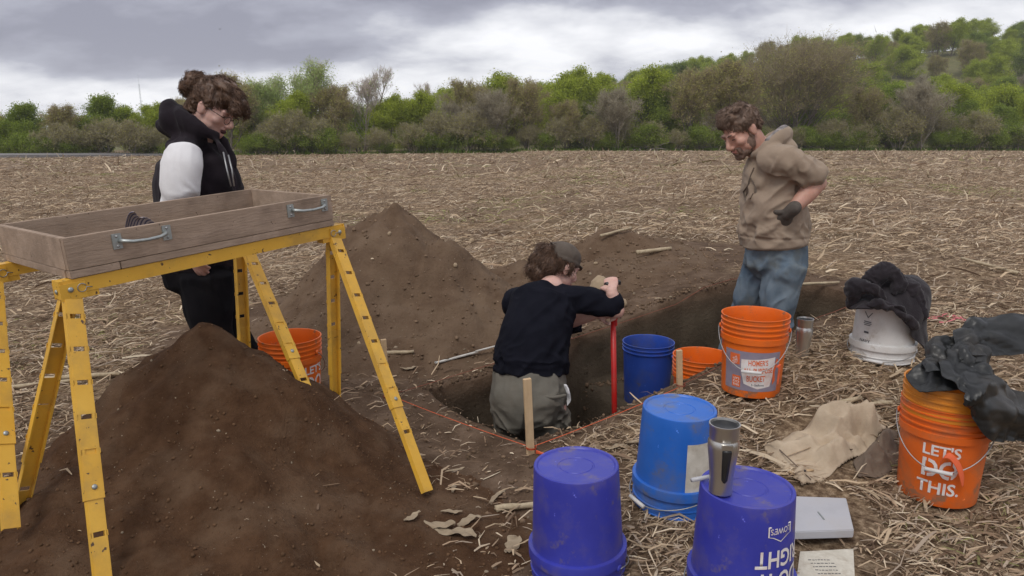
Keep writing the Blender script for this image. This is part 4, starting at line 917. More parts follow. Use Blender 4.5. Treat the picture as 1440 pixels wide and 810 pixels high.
for t, w_, h_, z_ in (('RIGHT', 0.155, 0.052, 0.125), ('DO IT', 0.150, 0.055, 0.190), ("LET'S", 0.150, 0.050, 0.258)):
    if t == "LET'S": continue
    pr(lw, 'lettering', wrap(text_mesh(t, w_, h_, 0.022), A0-0.04, z_, 0.0018), M['white_print'])
# --- white bucket, upside down
p = stand(1239, 500)
wb_ = bucket(p, M['white'], 'white bucket upside down with faint black print and a dark sweatshirt on it', BG, True, rz=toward_cam(p)+PI, bail=PI+0.2, bail_drop=-0.045, h=0.87)
WB = p
aw = PI+0.72-0.15
pr(wb_, 'print_mark', wrap(polyflat([(-0.022, 0.0), (0.0, 0.030), (0.022, 0.0), (0.017, 0.0), (0.0, 0.023), (-0.017, 0.0)], 0.004), aw, 0.075, 0.0016), M['black_print'])
for z_, w_, h_ in ((0.120, 0.038, 0.005), (0.129, 0.042, 0.004), (0.137, 0.034, 0.004), (0.170, 0.024, 0.010)): pr(wb_, 'print_mark', wrap(patch(w_, h_, 8, 1), aw, z_, 0.0016), M['black_print'])
pr(wb_, 'lettering', wrap(text_mesh('NAVY', 0.055, 0.014, 0.015), aw+0.02, 0.225, 0.0016, tilt=PI), M['black_print'])

# orange flagging tied to two of the bails
def flagging(root, ang, z, pts, label):
    b = MB(); rows_ = []
    M0 = Matrix.Translation(root.location) @ Matrix.Rotation(root.rotation_euler.z, 4, 'Z')
    for dth, dz, out, tw in pts:
        r = b_rad(z)+0.016+out; th = ang+dth; c = M0 @ Vector((r*math.cos(th), r*math.sin(th), z+dz)); wv = Vector((math.cos(tw), 0.3*math.sin(tw), math.sin(tw)))*0.011; rows_.append([tuple(c-wv), tuple(c+wv*0.1+Vector((0, -0.002, 0))), tuple(c+wv)])
    o = obj('ribbon', apply_mods(b.rings(rows_, False, False).mesh('ribbon', True), [('SUBSURF', dict(levels=2, render_levels=2)), ('SOLIDIFY', dict(thickness=0.0008))]), M['string']); return tag(o, label, 'ribbon')
flagging(ld, 0.0, 0.21, [(0.02, -0.030, 0, 1.2), (0.05, 0.0, 0.006, 0.6), (0.14, 0.012, 0.008, 1.3), (0.26, -0.004, 0.01, 0.9), (0.38, -0.035, 0.012, 0.6), (0.46, -0.075, 0.01, 0.9), (0.50, -0.10, 0.006, 1.3)], 'orange flagging ribbon tied to the wire handle of the lettered bucket')
flagging(hb, 0.0, 0.16, [(0.72, 0.0, 0.004, 1.0), (0.78, 0.008, 0.010, 0.5), (0.84, -0.012, 0.008, 1.2), (0.80, -0.05, 0.006, 0.9), (0.82, -0.085, 0.006, 1.3)], 'orange flagging ribbon tied to the wire handle of the printed label bucket')

# ------------------------------------------------------------------ tumblers
def tumbler(loc, label, handle, rz, h=0.205, r=0.041):
    root = empty('tumbler', loc, label, 'tumbler', 'steel tumblers'); root.rotation_euler = (0, 0, rz)
    s = h/0.205; q = r/0.041
    MB().lathe([(x*q, z*s) for x, z in ((0.0001, 0), (0.028, 0), (0.0305, 0.003), (0.031, 0.05), (0.036, 0.10), (0.0405, 0.135), (0.0405, 0.155), (0.0375, 0.160), (0.037, 0.164), (0.0385, 0.168), (0.0385, 0.196), (0.0405, 0.199), (0.0405, 0.205), (0.037, 0.205), (0.0355, 0.197))], 40).build('body', M['steel'], root, True).data.set_sharp_from_angle(angle=R(35))
    MB().lathe([(x*q, z*s) for x, z in ((0.0365, 0.199), (0.034, 0.199), (0.032, 0.193), (0.0001, 0.192))], 32).build('lid', M['black'], root, True)
    if handle:
        hm = MB().rings([[(0.0375*q+d*q, y*wd, z*s) for d, y in ((-0.004, -1), (0.0035, -1), (0.0065, 0), (0.0035, 1), (-0.004, 1))] for z, wd, dd in ((0.045, 0.004, 0), (0.052, 0.008, 0), (0.10, 0.0105, 0), (0.138, 0.0125, 0), (0.144, 0.011, 0))], False, False)
        V = [(x-(0.0065 if z < 0.07*s else (0.0015 if z < 0.12*s else -0.0035)), y, z) for x, y, z in hm.v]
        # solid grip: front strip closed at the back
        hm2 = MB(); n = 5; hm2.v = V
        for i in range(4):
            for j in range(n): k = (j+1) % n; hm2.f.append((i*n+j, i*n+k, (i+1)*n+k, (i+1)*n+j))
        hm2.f += [tuple(range(n)), tuple(range(4*n, 5*n))]
        hm2.build('grip', M['black'], root, True)
        MB().box((0.040*q, 0, 0.152*s), (0.010, 0.030, 0.014)).build('clasp', M['steel'], root)
    return root
p = LW+Vector((0, 0, BH)); q = pix(1013, 690, 2.02)
o_ = Vector((0, 0, CAMH)); d_ = pix(1013, 691, 1)-o_; t_ = (LW.z+BH+0.002-CAMH)/d_.z; q = o_+d_*t_
tumbler((q.x, q.y, LW.z+BH+0.001), 'steel tumbler with black grip standing on the upturned purple blue bucket', True, toward_cam(q)+0.25, 0.205, 0.043)
p = stand(1128, 501)
tumbler(p, 'steel tumbler without handle standing on the ground by the trench', False, 0, 0.20, 0.041)
d_ = pix(986, 677, 1)-o_; t_ = (LW.z+BH+0.006-CAMH)/d_.z; q = o_+d_*t_
mk = MB().tube([(-0.05, 0, 0), (0.03, 0, 0)], 0.0065, 12); mk.tube([(0.03, 0, 0), (0.04, 0, 0)], 0.0045, 12)
mk = mk.build('marker_pen', M['board'], None, True); tag(mk, 'white marker pen lying beside the tumbler on the upturned bucket', 'pen'); mk.location = (q.x+0.02, q.y+0.02, LW.z+BH+0.0085); mk.rotation_euler = (0, 0, 0.35)

# ------------------------------------------------------------------ sieve box and sawhorses
O = pix(100, 393, 2.2); E = pix(470, 317, 2.97); BU = (E-O); BLEN = BU.length; BU.normalize()
BV = Vector((-BU.y, BU.x, 0)).normalized(); BN = BU.cross(BV).normalized(); BW = 0.57
FR = Matrix(((BU.x, BV.x, BN.x, O.x), (BU.y, BV.y, BN.y, O.y), (BU.z, BV.z, BN.z, O.z), (0, 0, 0, 1)))
sx = empty('sieve_box', (0, 0, 0), 'weathered wooden sieve box with metal handles resting on yellow sawhorses', 'sieve'); sx.matrix_world = FR
def board(name, c, d, mat=None, parent=sx, bev=0.0018):
    me = MB().box((0, 0, 0), d).mesh(name, False, True); bm = bmesh.new(); bm.from_mesh(me); bmesh.ops.bevel(bm, geom=bm.edges, offset=bev, segments=2, affect='EDGES'); bm.to_mesh(me); bm.free()
    o = obj(name, me, mat or M['wood'], parent); o.location = c; return o
TH = 0.021; HB = 0.102; ST = 0.026
board('front_board', (BLEN/2, TH/2, ST+HB/2), (BLEN, TH, HB)); board('back_board', (BLEN/2, BW-TH/2, ST+HB/2), (BLEN, TH, HB))
board('end_board', (TH/2-0.001, BW/2, ST+HB/2-0.001), (TH, BW-2*TH-0.001, HB)); board('end_board', (BLEN-TH/2+0.001, BW/2, ST+HB/2-0.001), (TH, BW-2*TH-0.001, HB))
board('bottom_strip', (0.075, 0.0145, ST/2-0.0005), (0.15, 0.033, ST-0.002)); board('bottom_strip', (BLEN/2+0.076, 0.0145, ST/2-0.0005), (BLEN-0.154, 0.033, ST-0.002))
board('bottom_strip', (BLEN/2, BW-0.0155, ST/2-0.0005), (BLEN, 0.033, ST-0.002)); board('bottom_strip', (0.0145, BW/2, ST/2-0.0005), (0.033, BW-0.067, ST-0.002)); board('bottom_strip', (BLEN-0.0165, BW/2, ST/2-0.0005), (0.033, BW-0.067, ST-0.002))
wm = MB()
for k in range(1, int(BLEN/0.0127)): wm.box((k*0.0127, BW/2, ST-0.001), (0.0014, BW-0.02, 0.0014))
for k in range(1, int(BW/0.0127)): wm.box((BLEN/2, k*0.0127, ST+0.0003), (BLEN-0.02, 0.0014, 0.0014))
tag(wm.build('wire_mesh', M['wire'], sx, False, False), kind='stuff')
for xc in (0.235, 0.895):
    hd = MB().tube([(-0.075, 0, 0.002), (-0.068, -0.018, 0.0), (-0.045, -0.031, -0.004), (0, -0.034, -0.006), (0.045, -0.031, -0.004), (0.068, -0.018, 0), (0.075, 0, 0.002)], [0.0075, 0.007, 0.006, 0.0055, 0.006, 0.007, 0.0075], 10).build('handle', M['galv'], sx, True)
    hd.location = (xc, -0.004, ST+0.066)
    for s in (-1, 1):
        pl = board('handle_plate', (s*0.082, 0.0015, 0), (0.030, 0.005, 0.050), M['galv'], hd, 0.001)
        for z in (-0.016, 0.016): MB().ell((s*0.082, -0.002, z), (0.0045, 0.003, 0.0045), None, 8, 6).build('screw', M['wire'], None, True).parent = hd
# striped cloth glove lying in the box
sg = MB(); fold = []
for i in range(13):
    u = i/12; fold.append([(u*0.15-0.02, 0.02*math.sin(u*9)+t*0.05*(1-0.3*u), max(0.0, (1-u)**0.8*0.135*(1 if t < 2 else 0.2)-0.0)*(0.9+0.1*math.sin(u*21))) for t in (0, 1, 2)])
sg.rings(fold, False, False)
m, t, b = newmat('striped_cloth'); wv = t.nodes.new('ShaderNodeTexWave'); wv.inputs['Scale'].default_value = 34; wv.bands_direction = 'X'; wv.inputs['Distortion'].default_value = 0.6
tc = t.nodes.new('ShaderNodeTexCoord'); t.links.new(tc.outputs['Object'], wv.inputs['Vector']); cr = t.nodes.new('ShaderNodeValToRGB'); t.links.new(wv.outputs[0], cr.inputs[0])
cr.color_ramp.elements[0].position = 0.25; cr.color_ramp.elements[0].color = (0.10, 0.095, 0.16, 1); cr.color_ramp.elements[1].position = 0.5; cr.color_ramp.elements[1].color = (0.42, 0.36, 0.35, 1); t.links.new(cr.outputs[0], b.inputs['Base Color']); b.inputs['Roughness'].default_value = 0.9
sgm = sg.mesh('striped_cloth', True, False); so_ = obj('striped_cloth', apply_mods(sgm, [('SOLIDIFY', dict(thickness=0.004)), ('SUBSURF', dict(levels=2, render_levels=2))]), m)
tag(so_, 'folded blue striped cloth poking up inside the wooden sieve box', 'cloth'); so_.matrix_world = FR @ Matrix.Translation((0.385, 0.33, ST+0.004)) @ Matrix.Rotation(0.15, 4, 'Z') @ Matrix.Scale(0.82, 4)

def channel(mb, L0, L1, wd, dep, th, slots=(), off=0.0):   # folded channel: web on +y side with slots, flanges to -y, along -z
    for s in (-1, 1): mb.box((s*(wd/2-th/2), -dep/2+off, -(L0+L1)/2), (th, dep, L1-L0))
    sw = 0.021; zs = [L0]+[v for z in slots for v in (z-0.0075, z+0.0075)]+[L1]
    for k in range(0, len(zs), 2): mb.box((0, -th/2+off+0.0004, -(zs[k]+zs[k+1])/2), (wd-2*th, th, zs[k+1]-zs[k]))
    for z in slots:
        for s in (-1, 1): mb.box((s*(wd/2-th+sw/2)/2+s*sw/4, -th/2+off, -z), (wd/2-th-sw/2, th, 0.0152))
def sawhorse(label, A, B, feet, pinleft=True):
    base = Vector(((A.x+B.x)/2, (A.y+B.y)/2, gz((A.x+B.x)/2, (A.y+B.y)/2)))
    root = empty('sawhorse', base, label, 'sawhorse', 'yellow steel sawhorses')
    T = Matrix.Translation(-base)
    u = (B-A).normalized(); v = Vector((-u.y, u.x, 0)).normalized(); nn = u.cross(v); ln = (B-A).length
    Fm = T @ Matrix(((u.x, v.x, nn.x, A.x), (u.y, v.y, nn.y, A.y), (u.z, v.z, nn.z, A.z), (0, 0, 0, 1)))
    b = MB(); b.box((ln/2, 0, -0.0015), (ln, 0.044, 0.003), Fm)
    for s in (-1, 1): b.box((ln/2, s*0.0205, -0.0245), (ln, 0.003, 0.043), Fm)
    beam = b.build('beam', M['yellow'], root)
    for x, s in ((0.0, -1), (ln, 1)):
        br = MB(); br.box((x+s*0.004, 0, -0.028), (0.006, 0.050, 0.058), Fm); br.box((x-s*0.03, 0.0255, -0.036), (0.075, 0.004, 0.052), Fm); br.box((x-s*0.03, -0.0255, -0.036), (0.075, 0.004, 0.052), Fm); br.box((x-s*0.075, 0, -0.056), (0.06, 0.040, 0.018), Fm)
        kb = br.build('bracket', M['yellow'], root)
        
        for q_, r_ in (((x-s*0.022, -0.029, -0.030), (0.009, 0.005, 0.009)), ((x+s*0.009, 0, -0.034), (0.004, 0.008, 0.008))): bo = MB(); bo.ell(q_, r_, Fm, 10, 6); bo.build('bolt', M['galv'], kb, True)
        MB().tube([Fm @ Vector((x-s*0.055+0.013*math.cos(a), -0.0285, -0.030+0.013*math.sin(a))) for a in np.linspace(0.4, 6.3, 16)]+[Fm @ Vector((x-s*0.055+0.03, -0.028, -0.034))], 0.0016, 5).build('pin_ring', M['wire'], kb, True)
    for k, (end, side, foot) in enumerate(feet):
        top = (A+u*0.035 if end == 0 else B-u*0.035)+v*(side*0.014)-Vector((0, 0, 0.035))
        d = (foot-top); L1 = d.length; tz = -d.normalized(); ny = (v*side); ny = (ny-tz*ny.dot(tz)).normalized(); xx = ny.cross(tz)
        Lm = T @ Matrix(((xx.x, ny.x, tz.x, top.x), (xx.y, ny.y, tz.y, top.y), (xx.z, ny.z, tz.z, top.z), (0, 0, 0, 1)))
        m_ = MB(); cut = L1*0.70; channel(m_, -0.01, cut, 0.052, 0.024, 0.003, [0.085+0.105*i for i in range(int((cut-0.12)/0.105)+1)])
        m_.v = [tuple(Lm @ Vector(q)) for q in m_.v]; lg = m_.build('leg', M['yellow'], root)
        m2 = MB(); channel(m2, cut-0.20, L1, 0.0455, 0.020, 0.003, (cut+0.10,) if L1-cut > 0.2 else (), -0.0034); m2.v = [tuple(Lm @ Vector(q)) for q in m2.v]; m2.build('leg_extension', M['yellow'], lg)
        m3 = MB(); m3.ell((0, 0.001, -(cut-0.035)), (0.0085, 0.005, 0.0085), Lm, 10, 6); m3.build('bolt', M['galv'], lg, True)
    return root
zc_ = -BN*0.0015
NA = O-BU*0.03+BV*0.026+zc_; NBp = E+BU*0.045+BV*0.026+zc_
sawhorse('yellow steel sawhorse nearest the camera, carrying the front edge of the sieve box', NA, NBp,
         [(0, -1, pix(150, 840, 2.02)), (0, 1, pix(20, 745, 2.36)), (1, -1, pix(604, 690, 2.66)), (1, 1, pix(470, 605, 3.2))])
best = min(np.arange(0.2, 1.2, 0.005), key=lambda k: abs((lambda P_: 720+F*P_.x/((P_-Vector((0, 0, CAMH))).dot(FWD)))(O+BU*k+BV*0.52)-345))
FB = O+BU*float(best)+BV*0.52+zc_; FA = FB-BU*1.02
sawhorse('yellow steel sawhorse behind, carrying the far edge of the sieve box', FA, FB,
         [(0, -1, pix(18, 742, 2.12)), (0, 1, pix(-150, 640, 2.6)), (1, -1, pix(452, 590, 2.86)), (1, 1, pix(347, 600, 3.35))])

def on_top(px, py):
    d = pix(px, py, 1)-o_; t = 1.0
    while t < 60:
        p = o_+d*t
        if p.z < top_z(p.x, p.y): return p
        t *= 1.004
    return p
# ------------------------------------------------------------------ stakes, strings, rule, pole
def stake(top, base, label, wd=0.034, th=0.017, rz=0.3):
    zb = base.z-0.05; h = top.z-zb
    me = MB().box((0, 0, 0), (wd, th, h)).mesh('stake', False, True); bm = bmesh.new(); bm.from_mesh(me); bmesh.ops.bevel(bm, geom=bm.edges, offset=0.002, segments=1, affect='EDGES'); bm.to_mesh(me); bm.free()
    o = obj('stake', me, M['stake']); tag(o, label, 'stake', 'wooden stakes at the trench corners')
    o.location = ((top.x+base.x)/2, (top.y+base.y)/2, zb+h/2); o.rotation_euler = (math.atan2(-(top.y-base.y), h), math.atan2(top.x-base.x, h), rz); return o
def zdepth(p): return (p-Vector((0, 0, CAMH))).dot(FWD)
def stk(px0, py0, px1, py1, label, **k):
    b = on(px1, py1); z = zdepth(b); d = pix(px0, py0, 1)-o_; s = math.hypot(b.x, b.y)/math.hypot(d.x, d.y)
    return stake(o_+d*s, b, label, **k), b
_, SN = stk(741, 532, 747, 638, 'wooden stake at the near corner of the trench behind the nearest bucket')
_, SR = stk(955, 492, 957, 552, 'wooden stake beside the blue bucket and the sunken orange bucket', wd=0.028)
_, SL = stk(539, 477, 545, 562, 'wooden stake behind the sawhorse leg at the far left corner of the trench', wd=0.028)
ex, ey = xy_of(TLEN+0.06, -0.24); SE = Vector((ex, ey, gz(ex, ey)))
stake(SE+Vector((0, 0, 0.09)), SE, 'short wooden stake at the far end of the trench near the white bucket', wd=0.026)
fx_, fy_ = xy_of(TLEN+0.05, TWID-0.30); SF = Vector((fx_, fy_, gz(fx_, fy_)))
stake(SF+Vector((0, 0, 0.10)), SF, 'short wooden stake at the far corner of the trench behind the bearded man', wd=0.026)
def string(a, b, label, za=0.03, zb=0.03, r=0.0015, sag=0.008, mat='string'):
    p0, p1 = a+Vector((0, 0, za)), b+Vector((0, 0, zb)); ps = []
    for k in range(13):
        u = k/12; q = p0.lerp(p1, u); q.z -= sag*4*u*(1-u); q.z = max(q.z, gz(q.x, q.y)+0.006 if not bool(in_trench(np.array(q.x), np.array(q.y))) else -9); ps.append(q)
    c = MB().tube(ps, r, 5)
    for ang in (0, 1, 2): c.tube([p0+Vector((0.022*math.cos(t), 0.022*math.sin(t), 0.003*ang-0.004)) for t in np.linspace(0, 2*PI, 13)], r, 4)
    o = c.build('string', M[mat], None, True); tag(o, label, 'string', 'orange strings marking the trench'); return o
string(SN, SR, 'orange string from the near corner stake to the stake by the blue bucket')
string(SN, SL, 'orange string along the short near end of the trench')
string(SR, SE, 'orange string from the stake by the blue bucket towards the white bucket', 0.04, 0.06, mat='string_dirty')
string(SL, SF, 'orange string along the far long side of the trench past the spoil heap', 0.02, 0.02, mat='string_dirty', sag=0.02)
for q in (SN,):
    rb = MB()
    for k in range(4): rb.tube([q+Vector((0.02, -0.012, 0.02-k*0.004)), q+Vector((0.05+0.02*k, -0.02-0.01*k, 0.012)), q+Vector((0.06+0.035*k, -0.05+0.02*k, 0.006))], [0.0025, 0.0025, 0.0012], 4)
    tag(rb.build('ribbon', M['string'], None, True), 'loose ends of orange string knotted at the near corner stake', 'ribbon')
a, b = on_top(612, 516), on_top(706, 491); d = (b-a)
rl = MB(); rl.box((0, 0, 0.006), (d.length*0.62, 0.018, 0.006)); rr_ = rl.build('folding_rule', M['tape']); tag(rr_, 'pale folding rule lying along the far edge of the trench by the spoil heap', 'ruler')
rr_.location = a.lerp(b, 0.31)+Vector((0, 0, 0.018)); rr_.rotation_euler = (0, -math.atan2(d.z, math.hypot(d.x, d.y)), math.atan2(d.y, d.x))
MB().box((d.length*0.50, 0, 0.012), (d.length*0.42, 0.015, 0.005)).build('rule_section', M['tape'], rr_)
for k in (-0.30, 0.29): MB().ell((d.length*k, 0, 0.011), (0.006, 0.006, 0.003), None, 8, 5).build('rivet', M['galv'], rr_)
PT = pix(862, 437, 3.72); PB_ = Vector((PT.x+0.045, PT.y-0.02, -0.62))
pole = empty('soil_probe', (0, 0, 0), 'red painted pole tool pushed down into the trench by the person in grey pants', 'digging tool')
dv = (PT-PB_).normalized(); PTT = PT+dv*0.145
MB().tube([PB_+dv*0.02, PT+dv*0.02], 0.0145, 14).build('shaft', M['red'], pole, True)
hx_ = Vector((0.75, 0.6, 0)).normalized()
MB().tube([PT+dv*0.015, PTT], 0.010, 10).build('neck', M['wire'], pole, True); MB().tube([PTT-hx_*0.05, PTT+hx_*0.05], 0.013, 12).build('grip', M['black'], pole, True)
MB().box((PT.x+0.016, PT.y-0.006, PT.z-0.055), (0.012, 0.02, 0.045)).build('catch', M['red'], pole)
MB().tube([PB_-dv*0.05, PB_+dv*0.03], [0.006, 0.0125], 12).build('tip', M['wire'], pole, True)

# ------------------------------------------------------------------ clipboard, papers, stones, stalks, husks
def slab(name, pts, z, th, mat, label, cat, tilt=0.0):
    c = Vector((sum(p.x for p in pts)/len(pts), sum(p.y for p in pts)/len(pts), 0)); n = len(pts); b = MB()
    b.v = [(p.x-c.x, p.y-c.y, 0) for p in pts]+[(p.x-c.x, p.y-c.y, th) for p in pts]
    b.f = [tuple(reversed(range(n))), tuple(range(n, 2*n))]+[(k, (k+1) % n, n+(k+1) % n, n+k) for k in range(n)]
    me = b.mesh(name, False, True); bm = bmesh.new(); bm.from_mesh(me); bmesh.ops.bevel(bm, geom=bm.edges, offset=min(0.003, th*0.3), segments=2, affect='EDGES'); bm.to_mesh(me); bm.free()
    o = obj(name, me, mat); o.location = (c.x, c.y, z); tag(o, label, cat); return o
zz = gz(0.95, 2.1)+0.03
def onz(px, py, z): d = pix(px, py, 1)-o_; return o_+d*((z-CAMH)/d.z)
cb = slab('clipboard', [onz(px, py, zz+0.03) for px, py in ((1106, 748), (1201, 745), (1190, 700), (1108, 697))], zz, 0.030, M['board'], 'pale flat box clipboard lying on the residue behind the lettered bucket', 'clipboard', 0.02)
MB().box((0.0, -0.02, 0.0315), (0.004, 0.05, 0.003)).build('clip', M['galv'], cb)
zz = gz(0.9, 1.95)+0.018
pa = slab('paper_sheet', [onz(px, py, zz) for px, py in ((1118, 830), (1203, 832), (1200, 772), (1125, 776))], zz, 0.0012, M['paper'], 'written sheet of paper lying in front of the clipboard at the bottom edge', 'paper')
pr_ = random.Random(6)
for k in range(5):                              # rows of handwriting too small to read
    x_ = -0.035
    while x_ < 0.030:
        w_ = pr_.uniform(0.004, 0.011); MB().box((x_+w_/2, 0.05-0.018*k+pr_.uniform(-.001, .001), 0.0016), (w_, 0.0035, 0.0004)).build('pen_stroke', M['black_print'], pa); x_ += w_+0.003
def stone(loc, r, label, seed):
    loc = Vector(loc)
    me = MB().ell((0, 0, 0), (r, r*0.85, r*0.75), None, 16, 12).mesh('stone', True, True); V = co_of(me); k = 1+0.35*fbm(V[:, 0]/r*1.1, V[:, 1]/r*1.1, V[:, 2]/r*1.1, 3, seed); set_co(me, V*k[:, None])
    o = obj('stone', me, M['stone']); o.location = loc; o.rotation_euler = (seed, seed*2.1, seed*0.7); tag(o, label, 'stone', 'stones on the spoil'); return o
p = on_top(843, 418); stone(p+Vector((0.0, 0.05, 0.06)), 0.085, 'tan rounded stone right behind the fist gripping the red pole', 1)
p = on_top(876, 432); stone(p+Vector((0, 0.02, 0.02)), 0.042, 'pale angular stone right of the fist on the spoil', 2)
for i, (px, py, r) in enumerate(((663, 342, 0.045), (712, 339, 0.055), (716, 358, 0.02), (690, 352, 0.02), (838, 372, 0.02), (548, 330, 0.018), (640, 375, 0.02), (600, 300, 0.02), (505, 485, 0.015))):
    p = on_top(px, py); stone(p+Vector((0, 0, r*0.4)), r, 'small stone among the clods at the foot of the spoil heap', 5+i)
for i, (px, py, r) in enumerate(((352, 548, 0.0055), (340, 560, 0.006), (318, 610, 0.003), (398, 690, 0.004), (247, 560, 0.003), (425, 640, 0.004), (386, 574, 0.003), (300, 700, 0.003))):
    p = on_top(px, py); o = stone(p+Vector((0, 0, r*0.3)), r, 'tiny pale pebble on the dark sifted cone', 40+i); o['group'] = 'pebbles on the dark cone'
M['stalk'] = pm('corn_stalk', (0.36, 0.28, 0.18), (0.52, 0.43, 0.29), 6, 0.8, stretch=(6, 6, 0.8), bump=0.3, bscale=40, dirt=(0.2, 0.14, 0.09), damt=0.6, dscale=10)
def stalk(px, py, ln, az, pitch, r, label, group=None):
    p = on_top(px, py); b = MB(); rr = random.Random(px*7+py); d = Vector((math.cos(az)*math.cos(pitch), math.sin(az)*math.cos(pitch), math.sin(pitch)))
    pts, rad = [], []; m = 7
    for k in range(m):
        pts.append(d*(ln*(k/(m-1)-0.5 if pitch < 0.3 else k/(m-1)))+Vector((rr.gauss(0, .004), rr.gauss(0, .004), 0))); rad.append(r*(1.15 if k % 2 == 0 else 0.95)*(1-0.3*k/m))
    b.tube(pts, rad, 7)
    o = b.build('corn_stalk', M['stalk'], None, True); o.location = p+Vector((0, 0, r*1.3+(0.5*ln*math.sin(pitch) if pitch < 0.3 else 0))); tag(o, label, 'corn stalk', group); return o
stalk(1390, 380, 0.42, 2.0, 0.10, 0.012, 'long pale stalk lying slanted behind the black sheeting', 'pale corn stalks')
stalk(1284, 270, 0.5, 2.5, 0.08, 0.014, 'long pale stalk lying far out behind the bearded man', 'pale corn stalks')
stalk(760, 300, 0.42, 2.1, 0.25, 0.013, 'pale stalk tilted up in the field above the digger', 'pale corn stalks')
stalk(826, 283, 0.45, 2.4, 0.1, 0.013, 'pale stalk lying in the field between the digger and the bearded man', 'pale corn stalks')
stalk(703, 281, 0.40, 2.4, 0.1, 0.013, 'pale stalk lying in the field above the tall spoil heap', 'pale corn stalks')
stalk(1150, 402, 0.30, 0.1, 0.03, 0.010, 'pale stalk lying level left of the dark sweatshirt', 'pale corn stalks')
stalk(920, 357, 0.32, 0.4, 0.05, 0.017, 'thick pale stalk end at the edge of the low spoil', 'pale corn stalks')
stalk(866, 332, 0.35, 0.6, 0.12, 0.012, 'pale stalk lying on top of the low spoil', 'pale corn stalks')
stalk(1190, 571, 0.16, 0.35, 0.08, 0.013, 'thick stalk piece lying behind the tan jacket', 'pale corn stalks')
stalk(1228, 575, 0.15, 0.1, 0.1, 0.012, 'stalk piece lying between the tan jacket and the lettered bucket', 'pale corn stalks')
stalk(735, 718, 0.20, 0.1, 0.03, 0.013, 'brown stalk lying left of the nearest bucket', 'pale corn stalks')
stalk(1345, 650, 0.26, -0.9, 0.15, 0.009, 'thin stalk leaning at the foot of the lettered bucket', 'pale corn stalks')
stalk(120, 535, 0.45, 0.15, 0.03, 0.014, 'grey stalk lying at left behind the sawhorse leg', 'pale corn stalks')
stalk(60, 545, 0.40, 0.25, 0.03, 0.012, 'grey stalk lying at the far left under the sieve box', 'pale corn stalks')
stalk(560, 500, 0.18, 0.05, 0.03, 0.012, 'grey stalk lying below the tall spoil heap by the stake', 'pale corn stalks')
stalk(52, 272, 0.45, 2.2, 0.3, 0.014, 'pale stalk tilted up in the field at far left', 'pale corn stalks')
far = []; fr_ = random.Random(9)
for i in range(110):
    px = fr_.uniform(5, 1435); py = 216+fr_.random()**1.7*40+(8 if px < 250 else 0)
    p = on(px, py); ln = fr_.uniform(0.35, 0.9)*(0.6 if py > 240 else 1.0); az = fr_.gauss(2.6, 0.5) if fr_.random() < 0.75 else fr_.uniform(0, 6.28)
    if len(far) < 4:
        b = MB(); b.tube([(0, 0, -0.05), (0.02, 0, 0.45), (0.0, 0.01, 1.0)], [0.025, 0.022, 0.014], 5); o = b.build('corn_stub', M['stalk'], None, True)
    else: o = far[i % 4].copy(); C.objects.link(o)
    far.append(o); o.location = p; o.rotation_euler = (0, fr_.uniform(0.35, 1.15)*(-1 if fr_.random() < 0.72 else 1), fr_.gauss(0, 0.5)); o.scale = (1, 1, ln)
    tag(o, 'pale broken corn stub leaning in the far part of the field', 'corn stub', 'leaning corn stubs in the far field')
M['husk'] = pm('corn_husk', (0.25, 0.19, 0.125), (0.38, 0.30, 0.205), 14, 0.85, stretch=(0.5, 3, 3), bump=0.4, bscale=40, dirt=(0.22, 0.16, 0.10), damt=0.6, dscale=12)
HG = 'dry husk leaves on the bare soil'
def husk(px, py, ln, wd, az, seed, label):
    p = on_top(px, py); rr = np.random.default_rng(seed); n, m = 14, 6; b = MB(); rings = []
    for i in range(n):
        u = i/(n-1); w2 = wd*math.sin(PI*(0.06+0.9*u))**0.6*(1+0.25*math.sin(u*23+seed)); row_ = []
        for j in range(m):
            v = (j/(m-1)-0.5)*2; row_.append((ln*(u-0.5), v*w2/2*(1+0.2*math.sin(seed+u*7)), 0.006+0.012*math.sin(u*PI)*ln*2+0.22*wd*abs(v)*math.sin(u*6+seed*1.7)+0.10*wd*math.sin(u*17+v*4+seed)+0.05*wd*math.sin(v*9+seed)))
        rings.append(row_)
    me = MB().rings(rings, False, False).mesh('corn_husk', True); V = co_of(me); c, s_ = math.cos(az), math.sin(az)
    V = np.stack([V[:, 0]*c-V[:, 1]*s_, V[:, 0]*s_+V[:, 1]*c, V[:, 2]], -1); set_co(me, V)
    o = obj('corn_husk', apply_mods(me, [('SOLIDIFY', dict(thickness=0.0015)), ('SUBSURF', dict(levels=1, render_levels=1))]), M['husk']); o.location = p+Vector((0, 0, 0.004)); o.data.polygons.foreach_set('use_smooth', [True]*len(o.data.polygons)); tag(o, label, 'husk leaf', HG)
